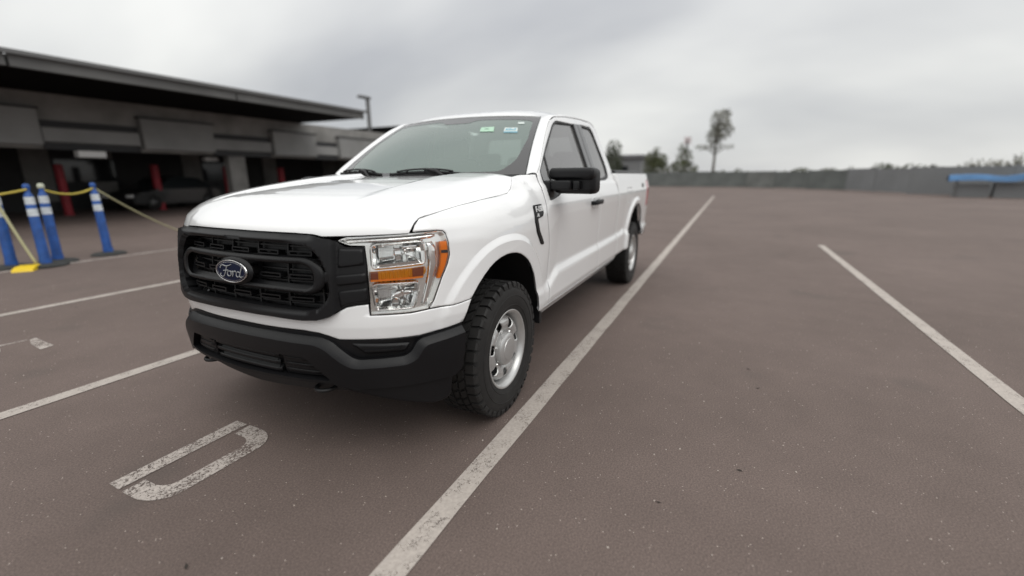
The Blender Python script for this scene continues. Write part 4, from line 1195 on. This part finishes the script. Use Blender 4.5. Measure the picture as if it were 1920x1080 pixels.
def handle():
    mb = MB()
    a = S(np.array([3.13]), np.array([1.150]), np.array([0.]))[0]
    mb.rbox((a[0]-.155, a[1]+.042, a[2]+.004), (.215, .022, .042), .009)
    mb.rbox((a[0]-.055, a[1]+.022, a[2]+.0), (.055, .055, .036), .010)
    mb.rbox((a[0]-.245, a[1]+.022, a[2]+.006), (.045, .055, .034), .010)
    return mb
both('door_handle', handle, 'plastic', fd)
def hcup():
    a = S(np.array([3.27]), np.array([1.15]), np.array([0.]))[0]
    mb = MB(); mb.lathe([(.001, .002), (.040, .002), (.046, .0035), (.047, .0)], 24, 'y', (a[0]+.03, a[1]-.001, a[2])); return mb
both('handle_cup', hcup, 'paint', fd)
# sill below the doors
sill = panel('sill', 'paint', truck, SO(.0), [(2.06, .480), (2.2, .497), (4.22, .497), (4.25, .47), (4.22, .43), (2.12, .425)], 'LR', step=(.06, .008), thick=.05)
corner = panel('cab_corner', 'paint', truck, SO(-.002), [(4.219, .50), (4.229, .69), (4.229, .98), (4.219, 1.235), (4.202, 1.45), (4.172, 1.65), (4.130, 1.815), (4.10, 1.86), (4.155, 1.85), (4.20, 1.66), (4.235, 1.45), (4.250, 1.235), (4.258, .98), (4.258, .50)], 'LR', step=(.02, .02), thick=.05)

# ---- A pillar, roof rail: loft between windscreen/roof edge and door line
inner = []; outer = []
for v in np.linspace(0.0, 1.0, 14):
    inner.append(wind(np.array([1.004]), np.array([v]), np.array([.004]))[0])
AP = [(2.166, 1.392), (2.235, 1.447), (2.30, 1.493), (2.36, 1.535), (2.42, 1.578), (2.485, 1.625), (2.55, 1.670), (2.61, 1.708), (2.67, 1.747), (2.72, 1.775), (2.77, 1.80), (2.83, 1.821), (2.87, 1.831), (2.91, 1.8385)]
for s_, z_ in AP: outer.append(S(np.array([s_]), np.array([z_]), np.array([-.001]))[0])
RX = [-1.40, -1.5, -1.65, -1.8, -2.0, -2.2, -2.35, -2.45, -2.53, -2.58, -2.615]
RZs = [(2.98, 1.845), (3.06, 1.853), (3.2, 1.868), (3.35, 1.877), (3.55, 1.889), (3.75, 1.8945), (3.9, 1.896), (4.0, 1.895), (4.06, 1.884), (4.095, 1.872), (4.105, 1.866)]
RY = [.672, .674, .676, .678, .68, .68, .678, .675, .665, .65, .63]
for x, y, (s_, z_) in zip(RX, RY, RZs):
    inner.append(roof(np.array([x]), np.array([y]), np.array([-.002]))[0]); outer.append(S(np.array([s_]), np.array([z_]), np.array([-.001]))[0])
inner = np.array(inner); outer = np.array(outer)
def rail():
    rows = []
    K = 7
    for k in range(K+1):
        t = k/K
        P = inner*(1-t)+outer*t
        out = np.stack([0*P[:, 0]+.25, np.ones(len(P)), np.full(len(P), .75)], -1); out /= np.linalg.norm(out, axis=1)[:, None]
        w = np.concatenate([np.full(10, .018), np.linspace(.018, .022, 4), np.full(len(P)-14, .020)])
        rows.append(P+out*(4*t*(1-t)*w)[:, None])
    n = len(inner); V = np.concatenate(rows); F = []
    for k in range(K):
        for i in range(n-1): F.append((k*n+i, k*n+i+1, (k+1)*n+i+1, (k+1)*n+i))
    # return flange to the inside
    b = len(V); V = np.concatenate([V, outer+[0, -.03, 0]])
    for i in range(n-1): F.append((K*n+i, K*n+i+1, b+i+1, b+i))
    mb = MB(); mb.add([tuple(p) for p in V], F, True); return mb
rails = both('cab_frame', rail, 'paint', truck)
for r_ in rails: sharpen(r_, 40)

# ---- roof ----------------------------------------------------------
def hdr(y): 
    u = np.abs(np.asarray(y, float))/WT[1]
    return float(wind(np.array([min(float(u), 1.0)]), np.array([1.0]))[0][0])
rh = [(hdr(y)-.004, y) for y in np.linspace(0, .668, 10)]+[(-1.35, .668), (-1.5, .671), (-2.0, .677), (-2.35, .675), (-2.5, .665), (-2.60, .63), (-2.645, .56), (-2.66, .3), (-2.665, 0)]
roof_full = rh+[(x, -y) for x, y in rh[::-1] if y > 1e-6]
def roof_e(x, y, e=0.):
    p = roof(x, y, e)
    # blend the leading edge down to the windscreen header
    hx = np.array([hdr(b) for b in np.asarray(y)]); hz = np.array([wind(np.array([min(abs(b)/WT[1], 1.)]), np.array([1.]))[0][2] for b in np.asarray(y)])
    z0 = roof(hx, np.asarray(y, float), 0.)[:, 2]
    k = np.exp(-np.maximum(hx-np.asarray(x), 0)/.09)
    p[:, 2] += (hz+.006-z0)*k
    return p
roof_o = panel('roof', 'paint', truck, roof_e, roof_full, step=.05, thick=.02)
# ---- windscreen ------------------------------------------------------
WO = [(-1, .0), (-.5, 0), (0, 0), (.5, 0), (1, 0), (1, .5), (1, 1), (.5, 1), (0, 1), (-.5, 1), (-1, 1), (-1, .5)]
ws = panel('windshield', 'windshield', truck, wind, [(u*.995, .01+v*.98) for u, v in WO], step=.06, thick=.006)
frit_hole = rounded([(-.86, .055), (.80, .055), (.90, .20), (.945, .55), (.93, .90), (.80, .925), (.25, .925), (.16, .86), (-.16, .86), (-.25, .925), (-.80, .925), (-.93, .90), (-.945, .55), (-.90, .20)], .05, 4)
panel('frit_band', 'frit', ws, lambda u, v, e=0.: wind(u, v, e+.0015), [(u*.995, .01+v*.98) for u, v in WO], holes=[frit_hole], step=.06, thick=.002)
WE = lambda u, v, e=0.: wind(u, v, e-.004)
def quad(name, m, pts, par, e=0.): return panel(name, m, par, lambda u, v, e_=0.: wind(u, v, e_-.0035+e), pts, step=.05, thick=.001)
st1 = quad('sticker', 'sticker_green', [(.385, .757), (.535, .764), (.565, .672), (.408, .675)], ws, .0075)
st1['label'] = 'pale green inspection sticker'
st2 = quad('sticker', 'sticker_white', [(.660, .745), (.800, .745), (.815, .675), (.672, .675)], ws, .0075)
st2['label'] = 'white sticker with printed figures'
st3 = quad('sticker', 'sticker_blue', [(.672, .672), (.816, .672), (.822, .646), (.678, .649)], ws, .0075)
quad('sticker', 'sticker_white', [(.772, .862), (.842, .867), (.849, .826), (.781, .822)], ws, .0075)
for (a, b, v0, v1) in ((.68, .71, .69, .725), (.715, .735, .69, .73), (.74, .765, .69, .715), (.77, .79, .69, .73)):
    quad('print_mark', 'sticker_blue', [(a, v1), (b, v1), (b+.003, v0), (a+.003, v0)], st2, .009)
quad('print_mark', 'ink', [(.44, .725), (.49, .727), (.492, .718), (.442, .716)], st1, .009)
# rear-view mirror and sensor pod inside
def rvm():
    mb = MB(); c = wind(np.array([-.04]), np.array([.80]))[0]
    mb.rbox((c[0]-.06, c[1], c[2]-.055), (.03, .25, .065), .012)
    mb.tube([(c[0]-.055, c[1], c[2]-.04), tuple(wind(np.array([-.03]), np.array([.88]), np.array([-.01]))[0])], .012, 8)
    p = wind(np.array([0.0]), np.array([.90]))[0]; mb.rbox((p[0]-.04, p[1], p[2]-.035), (.10, .20, .03), .01)
    return mb
rvm().build('rear_view_mirror', 'interior_dark', truck)
# ---- cowl and wipers ------------------------------------------------
def cowl():
    mb = MB(); A = []; B = []; ys = np.linspace(-.80, .80, 33)
    for y in ys:
        a = abs(y); hx = np.interp(a, [0, .30, .60, .80], [-.395, -.405, -.440, -.462])
        hz = Hc(np.array([hx+.01]), np.array([y]))[0][2]
        A.append((hx+.03, y, hz-.016)); w = wind(np.array([y/.835]), np.array([.03]))[0]; B.append((w[0]-.02, w[1], w[2]-.004))
    n = len(ys); mid = [((p[0]+q[0])/2, (p[1]+q[1])/2, (p[2]+q[2])/2-.010) for p, q in zip(A, B)]
    F = []
    for r in range(2):
        for i in range(n-1): F.append((r*n+i, r*n+i+1, (r+1)*n+i+1, (r+1)*n+i))
    return mb.add(A+mid+B, F, True)
cow = cowl().build('cowl', 'plastic', truck)
for k in range(26):
    y = -.62+k*.05
    hx = np.interp(abs(y), [0, .30, .60, .80], [-.395, -.405, -.440, -.462])
    hz = Hc(np.array([hx+.01]), np.array([y]))[0][2]
    w = wind(np.array([y/.835]), np.array([.03]))[0]
    if w[0] < hx-.06: MB().tube([(hx+.0, y, hz-.014), (w[0]+.02, y, w[2]-.004)], .005, 5).build('cowl_rib', 'plastic_dark', cow)
def wiper(u0, u1, pv, name='wiper'):
    t = MB(); n = 12
    P = [wind(np.array([u0+(u1-u0)*k/n]), np.array([.018+.030*math.sin(math.pi*k/n)]), np.array([.012]))[0] for k in range(n+1)]
    t.tube([tuple(p) for p in P], .007, 6, flat=1.6)
    P2 = [wind(np.array([u0+(u1-u0)*(.12+.76*k/n)]), np.array([.026+.034*math.sin(math.pi*k/n)**.7]), np.array([.030]))[0] for k in range(n+1)]
    t.tube([tuple(p) for p in P2], .007, 6)
    mid = P2[n//2]; piv = wind(np.array([pv]), np.array([.0]), np.array([.0]))[0]
    t.tube([tuple(mid), tuple(mid*.5+piv*.5+np.array([.01, 0, .014])), tuple(piv+np.array([.03, 0, -.012]))], [.009, .011, .016], 6)
    for f in (.2, .5, .8):
        k = int(f*n); q = P2[k]; g = P[min(n, max(0, int((.12+.76*f)*n)))]
        t.tube([tuple(q), tuple(g)], .009, 6)
    return t.build(name, 'plastic_dark', truck)
wiper(-.98, -.30, -.42); wiper(-.20, .52, .40)

# ---- door mirrors -----------------------------------------------------
def mirror_head():
    mb = MB()
    mb.rbox((-.775, 1.135, 1.345), (.13, .30, .168), .036, Matrix.Rotation(math.radians(-7), 3, 'Z'), 4)
    return mb
mir = both('door_mirror', mirror_head, 'plastic', truck)
def mirror_cap():
    mb = MB(); mb.rbox((-.742, 1.118, 1.392), (.11, .325, .078), .028, Matrix.Rotation(math.radians(-7), 3, 'Z'), 4); return mb
both('mirror_cap', mirror_cap, 'plastic', mir)
def mirror_arm():
    mb = MB()
    mb.rbox((-.70, 1.035, 1.318), (.075, .20, .062), .012, Matrix.Rotation(math.radians(-9), 3, 'Z'))
    mb.rbox((-.70, 1.165, 1.318), (.07, .048, .056), .010, Matrix.Rotation(math.radians(-9), 3, 'Z'))
    mb.rbox((-.705, .955, 1.285), (.10, .06, .125), .014)
    return mb
both('mirror_arm', mirror_arm, 'plastic', mir)
def mirror_glass():
    mb = MB(); mb.rbox((-.846, 1.140, 1.345), (.012, .26, .14), .005, Matrix.Rotation(math.radians(-7), 3, 'Z')); return mb
both('mirror_glass', mirror_glass, 'chrome', mir)

_fold = Matrix.Translation((-.72, -.945, -.05)) @ Matrix.Rotation(math.radians(84), 4, 'Z') @ Matrix.Translation((.72, .97, 0))
mir[1].data.transform(_fold)                # the far mirror is folded back along the door
for o_ in children(mir[1]): o_.data.transform(_fold)
# ---- bed --------------------------------------------------------------
ARCR = [(4.812, .52), (4.815, .60), (4.835, .69), (4.862, .78), (4.905, .86), (4.96, .925), (5.03, .978), (5.11, 1.012), (5.20, 1.030), (5.29, 1.034), (5.38, 1.024), (5.46, 1.002), (5.54, .962), (5.60, .915), (5.65, .855), (5.69, .78), (5.715, .70), (5.73, .60)]
SB1 = 6.04
fuel_out = rounded([(4.70, 1.235), (4.98, 1.235), (4.99, 1.10), (4.93, 1.075), (4.70, 1.075)], .03, 4)
bed_out = [(4.268, .52), (4.268, .98), (4.262, 1.235), (4.250, 1.40), (SB1-.02, 1.40), (SB1, 1.38), (SB1+.005, .70), (SB1-.02, .62), (5.85, .58)]+ARCR[::-1]
bedp = panel('bed_side', 'paint', truck, SO(0), bed_out, 'LR', holes=[hole_big(fuel_out, .004)], step=(.04, .014), thick=.04, bevel=(.006, .003), pts=arch_pts(ARCH_R), keep=off_flare(ARCH_R))
panel('fuel_door', 'paint', bedp[0], SO(-.0005), fuel_out, step=(.04, .014), thick=.01, bevel=(.004, .002))
fd2 = panel_mesh('x', SO(-.0005), hole_big(fuel_out, .004), step=(.04, .014), thick=.0)
link('side_plate', mesh_from('side_plate', fd2[0]*FLIP, [tuple(reversed(f)) for f in fd2[1]], fd2[2]*FLIP), 'paint', bedp[1])
text_on('lettering', '4X4', .075, SO(.001), 5.66, 1.225, 'trim_grey', bedp[0], .1, 1.2, .004, bedp[1])
panel('bed_rail', 'plastic', truck, SO(.0), [(4.252, 1.403), (SB1-.02, 1.403), (SB1-.03, 1.432), (4.252, 1.432)], 'LR', step=(.06, .01), thick=.10, bevel=(.012, .006))
tlp = panel('tail_light', 'red_lens', truck, SO(.004), [(SB1+.006, 1.315), (6.33, 1.315), (6.33, .955), (SB1+.010, .955)], 'LR', step=.03, thick=.03, bevel=(.015, .010))
panel('rear_corner', 'paint', truck, SO(-.002), [(SB1+.004, 1.40), (6.33, 1.40), (6.33, 1.32), (SB1+.004, 1.32)], 'LR', step=.03, thick=.03)
panel('rear_corner', 'paint', truck, SO(-.002), [(SB1+.008, .95), (6.33, .95), (6.33, .66), (SB1, .66)], 'LR', step=.03, thick=.03)
MB().box(-4.86, -4.82, -.80, .80, .68, 1.42).build('tailgate', 'paint', truck)
MB().rbox((-4.88, 0, .60), (.16, 1.86, .20), .05).build('rear_bumper', 'plastic', truck)
MB().box(-4.80, -2.74, -.80, .80, .80, .84).build('bed_floor', 'plastic_dark', truck)
both('bed_inner_wall', lambda: MB().box(-4.80, -2.74, .80, .84, .80, 1.41), 'plastic_dark', truck)
MB().box(-2.76, -2.72, -.92, .92, .52, 1.41).build('bed_headboard', 'plastic_dark', truck)

# ---- cab back and interior ------------------------------------------
def cabback():
    mb = MB(); 
    pts = [(.96, .5), (.98, 1.2), (.93, 1.33), (.74, 1.85), (.5, 1.90), (-.5, 1.90), (-.74, 1.85), (-.93, 1.33), (-.98, 1.2), (-.96, .5)]
    n = len(pts); return mb.add([(-2.69+.12*max(0, z-1.3), y, z) for y, z in pts], [list(range(n))])
def ring_panel():
    o = [(.95, .5), (.975, 1.2), (.925, 1.33), (.72, 1.84), (.5, 1.895), (-.5, 1.895), (-.72, 1.84), (-.925, 1.33), (-.975, 1.2), (-.95, .5)]
    h = rounded([(.62, 1.38), (.52, 1.78), (-.52, 1.78), (-.62, 1.38)], .05, 4)
    fnb = lambda u, v, e=0.: np.stack([-2.70+.14*np.maximum(0, v-1.3)-e, -u, v], -1)
    b = panel('cab_back', 'paint', truck, fnb, o, holes=[h], step=.08, thick=.03)
    panel('rear_window', 'rearglass', b, fnb, h, step=.1, thick=.004)
ring_panel()
MB().box(-2.62, -.45, -.86, .86, .48, .55).build('cab_floor', 'interior_dark', truck)
dash = MB(); dash.prism(rounded([(-.50, .75), (-.48, 1.28), (-.62, 1.315), (-.86, 1.285), (-.90, 1.20), (-.84, 1.0), (-.80, .75)], .03, 3), -.84, .84, 'y')
dash.build('dashboard', 'interior', truck)
MB().rbox((-.80, .40, 1.305), (.16, .38, .07), .03).build('instrument_hood', 'interior_dark', truck)
sw = MB(); Rw = Matrix.Rotation(math.radians(-24), 3, 'Y')
sw.tube([tuple(Rw @ Vector((0, .185*math.cos(a), .185*math.sin(a)))+Vector((-1.0, .40, 1.24))) for a in [2*math.pi*k/28 for k in range(28)]], .016, 8, closed=True)
sw.rbox((-.99, .40, 1.24), (.05, .16, .10), .02, Rw)
for a in (0, math.pi, -math.pi/2):
    sw.tube([(-.99, .40, 1.24), tuple(Rw @ Vector((0, .175*math.cos(a), .175*math.sin(a)))+Vector((-1.0, .40, 1.24)))], .018, 6)
sw.build('steering_wheel', 'interior_dark', truck)
for y in (-.42, .42):
    s_ = MB(); s_.rbox((-1.35, y, .93), (.55, .52, .18), .06)
    s_.rbox((-1.66, y, 1.24), (.16, .50, .62), .06, Matrix.Rotation(math.radians(-10), 3, 'Y'))
    so = s_.build('seat', 'seat', truck)
    MB().rbox((-1.74, y, 1.63), (.10, .27, .19), .045).build('headrest', 'seat', so)
s_ = MB(); s_.rbox((-2.20, 0, .93), (.42, 1.4, .18), .06); s_.rbox((-2.46, 0, 1.22), (.14, 1.4, .56), .05); rs = s_.build('rear_seat', 'seat', truck)
for y in (-.45, .45): MB().rbox((-2.50, y, 1.56), (.09, .26, .13), .035).build('headrest', 'seat', rs)
MB().rbox((-1.30, 0, .95), (.6, .22, .25), .05).build('centre_console', 'interior_dark', truck)
def liner(x, y, e=0.): 
    p = roof(x, y, e-.045); return p
panel('headliner', 'headliner', truck, liner, [(-1.30, -.60), (-1.28, 0), (-1.30, .60), (-2.55, .60), (-2.55, -.60)], step=.15, thick=0, flange=False)
both('sun_visor', lambda: MB().rbox((-1.36, .36, 1.842), (.17, .44, .02), .009, Matrix.Rotation(math.radians(12), 3, 'Y')), 'headliner', truck)
both('inner_door', lambda: MB().box(-2.60, -.72, .84, .87, .52, 1.24), 'interior_dark', truck)
both('b_pillar', lambda: MB().prism([(.86, 1.25), (.90, 1.25), (.70, 1.86), (.66, 1.86)], -2.06, -1.84, 'x'), 'interior', truck)

# ---- chassis, wheel housings ------------------------------------------
ch = MB()
for y in (-.45, .45): ch.box(-4.7, .72, y-.05, y+.05, .44, .60)
ch.box(-4.6, -.5, -.78, .78, .52, .60); ch.box(.0, .62, -.45, .45, .48, .62)
for x in (.55, -.8, -2.0, -3.1, -4.5): ch.box(x-.05, x+.05, -.5, .5, .46, .56)
ch.tube([(-3.694, -.80, .40), (-3.694, .80, .40)], .055, 12); ch.lathe([(.001, -.16), (.12, -.12), (.15, 0), (.12, .12), (.001, .16)], 16, 'y', (-3.694, 0, .40))
ch.tube([(0, -.80, .40), (0, .80, .40)], .04, 10)
ch.build('chassis', 'chassis', truck)
MB().box(.05, .62, -.62, .62, .60, 1.08).build('engine_block', 'chassis', truck)
def housing(cx, rx, rz, x0):
    def f():
        mb = MB(); n = 22; V = []; F = []
        for k in range(n+1):
            a = math.pi*k/n
            yo = float(np.interp(cx+math.cos(a)*rx-x0, [.15, .35, .43, .52], [.962, .925, .890, .83]))
            for y in (yo, .70, .55): V.append((cx+math.cos(a)*rx, y, .42+math.sin(a)*rz))
        for k in range(n):
            for j in range(2): F.append((k*3+j, k*3+j+1, (k+1)*3+j+1, (k+1)*3+j))
        b = len(V); V.append((cx, .55, .42))
        for k in range(n): F.append((k*3+2, b, (k+1)*3+2))
        return mb.add(V, F, True)
    return f
both('wheel_housing', housing(.0, .515, .575, 0), 'chassis', truck)
both('wheel_housing', housing(-3.735, .515, .615, 0), 'chassis', truck)
both('mud_flap', lambda: MB().box(-.535, -.50, .80, .985, .40, .56), 'plastic_dark', truck)

# ---- wheels ------------------------------------------------------------
def make_wheel(parent, x, side, name='wheel'):
    """wheel in local coordinates: axis y, outside towards +y"""
    w = empty(name, (x, .865*side, .398)); w.parent = parent
    if side < 0: w.rotation_euler = (0, 0, math.pi)
    R0 = .388; hw = .130
    prof = [(.222, .118), (.232, .126), (.250, .133), (.275, .1385), (.305, .141), (.335, .139), (.356, .134), (.372, .128), (R0-.004, .118), (R0, .100), (R0+.001, .05), (R0+.001, 0)]
    prof = prof+[(r, -h) for r, h in prof[::-1][1:]]
    ty = MB().lathe(prof, 96, 'y').build('tyre', 'rubber', w)
    tr_ = MB(); n = 40
    def blk(a0, a1, y0, y1, r0, r1, jog=0., tap=.0):
        P = []
        for (r, ins) in ((r0, 0), (r1, tap)):
            for (yy, aa, bb) in ((y0+ins*.02, a0+ins*.01, a1-ins*.01), (y1-ins*.02, a0+jog+ins*.01, a1+jog-ins*.01)):
                for a in (aa, bb): P.append((math.cos(a)*r, yy, math.sin(a)*r))
        # order: r0:(y0a0,y0a1,y1a0,y1a1), r1: same
        tr_.add(P, [(4, 6, 7, 5), (0, 4, 5, 1), (2, 3, 7, 6), (0, 2, 6, 4), (1, 5, 7, 3)])
    st = 2*math.pi/n
    rg = random.Random(3)
    for k in range(n):
        a = k*st
        for sg in (1, -1):
            q = a+(0 if sg > 0 else st*.5); gp = st*.80 if k % 2 else st*.73
            # shoulder lug: tread face and a lip down the sidewall
            y0, y1 = .072*sg, .124*sg
            blk(q, q+gp, min(y0, y1), max(y0, y1), R0-.006, .4015, .012*sg, .15)
            ye = .124*sg
            P = [(math.cos(t)*r, yy, math.sin(t)*r) for t in (q+.012, q+gp*(.96 if k % 2 else .9)) for r, yy in ((.4015, ye*.985), (.392, ye*1.055), (.372 if k % 2 else .362, ye*1.085), (.360, ye*1.03), (.380, ye*.9))]
            tr_.add(P, [(0, 1, 6, 5), (1, 2, 7, 6), (2, 3, 8, 7), (0, 4, 3, 2, 1), (5, 6, 7, 8, 9)])
        # centre blocks in three zigzag rows
        blk(a+.2*st, a+st*.95, .026, .064, R0-.006, .402, .35*st, .15)
        blk(a+.6*st, a+st*1.34, -.064, -.026, R0-.006, .402, -.35*st, .15)
        blk(a, a+st*.68, -.018, .018, R0-.006, .402, .3*st, .15)
    tr_.build('tread', 'rubber', ty)
    # raised ring and lettering-like ribs on the sidewall
    rb = MB(); rb.lathe([(.318, .1405), (.3195, .1425), (.3215, .1425), (.323, .1402)], 72, 'y'); rb.lathe([(.262, .1362), (.2635, .1385), (.2655, .1388), (.267, .1370)], 72, 'y')
    rb.build('sidewall_rib', 'rubber', ty)
    # rim
    rim = MB().lathe([(.228, .105), (.236, .122), (.238, .128), (.2345, .1305), (.226, .128), (.218, .118), (.210, .105), (.205, .085), (.2045, .05), (.204, .0), (.20, -.11)], 72, 'y').build('rim', 'rim', w)
    def face(u, v, e=0.):
        r = np.hypot(u, v)
        d = np.interp(r, [0, .06, .085, .10, .125, .15, .172, .19, .2005, .206], [.085, .085, .085, .088, .104, .112, .108, .090, .066, .058])
        return np.stack([-np.asarray(u), d+e, np.asarray(v)], -1)
    circ = lambda r, n, c=(0, 0): [(c[0]+r*math.cos(2*math.pi*k/n), c[1]+r*math.sin(2*math.pi*k/n)) for k in range(n)]
    hs = []
    nh = 7
    for k in range(nh):
        a = 2*math.pi*k/nh+.2
        q = [(.130, -.13), (.150, -.175), (.176, -.155), (.187, -.05), (.187, .05), (.176, .155), (.150, .175), (.130, .13), (.127, 0)]
        hs.append(rounded([(r*math.cos(a+t), r*math.sin(a+t)) for r, t in q], .008, 2))
    panel('wheel_disc', 'rim', rim, face, circ(.2055, 72), holes=hs, step=.011, thick=.022, bevel=(.007, .006))
    cap_ = MB().lathe([(.099, .080), (.100, .112), (.096, .124), (.086, .131), (.066, .133), (.064, .1365), (.059, .1375), (.001, .138)], 48, 'y').build('hub_cap', 'rim', w)
    sharpen(cap_, 30)
    for k in range(6):
        a = 2*math.pi*k/6+.3
        MB().lathe([(.011, .08), (.011, .098), (.006, .102), (.001, .1025)], 10, 'y', (.112*math.cos(a), 0, .112*math.sin(a))).build('lug_nut', 'chrome', rim)
    MB().tube([(.19*math.cos(-.6), .06, .19*math.sin(-.6)), (.195*math.cos(-.6), .112, .195*math.sin(-.6))], .005, 6).build('valve', 'seal', rim)
    # brake disc behind
    MB().lathe([(.001, .0), (.17, .0), (.17, -.03), (.001, -.03)], 40, 'y').build('brake_disc', 'chassis', w)
    return w
w1 = make_wheel(truck, 0.0, 1)
for o_ in [w1]: o_.scale = (.99, 1, .99)
for x, sd, rot in ((-3.694, 1, .7), (0.0, -1, .3), (-3.694, -1, 1.1)):
    c = copy_tree(w1, truck); c.location = (x, .865*sd, .398)
    c.rotation_euler = (0, rot, 0) if sd > 0 else (0, rot, math.pi)
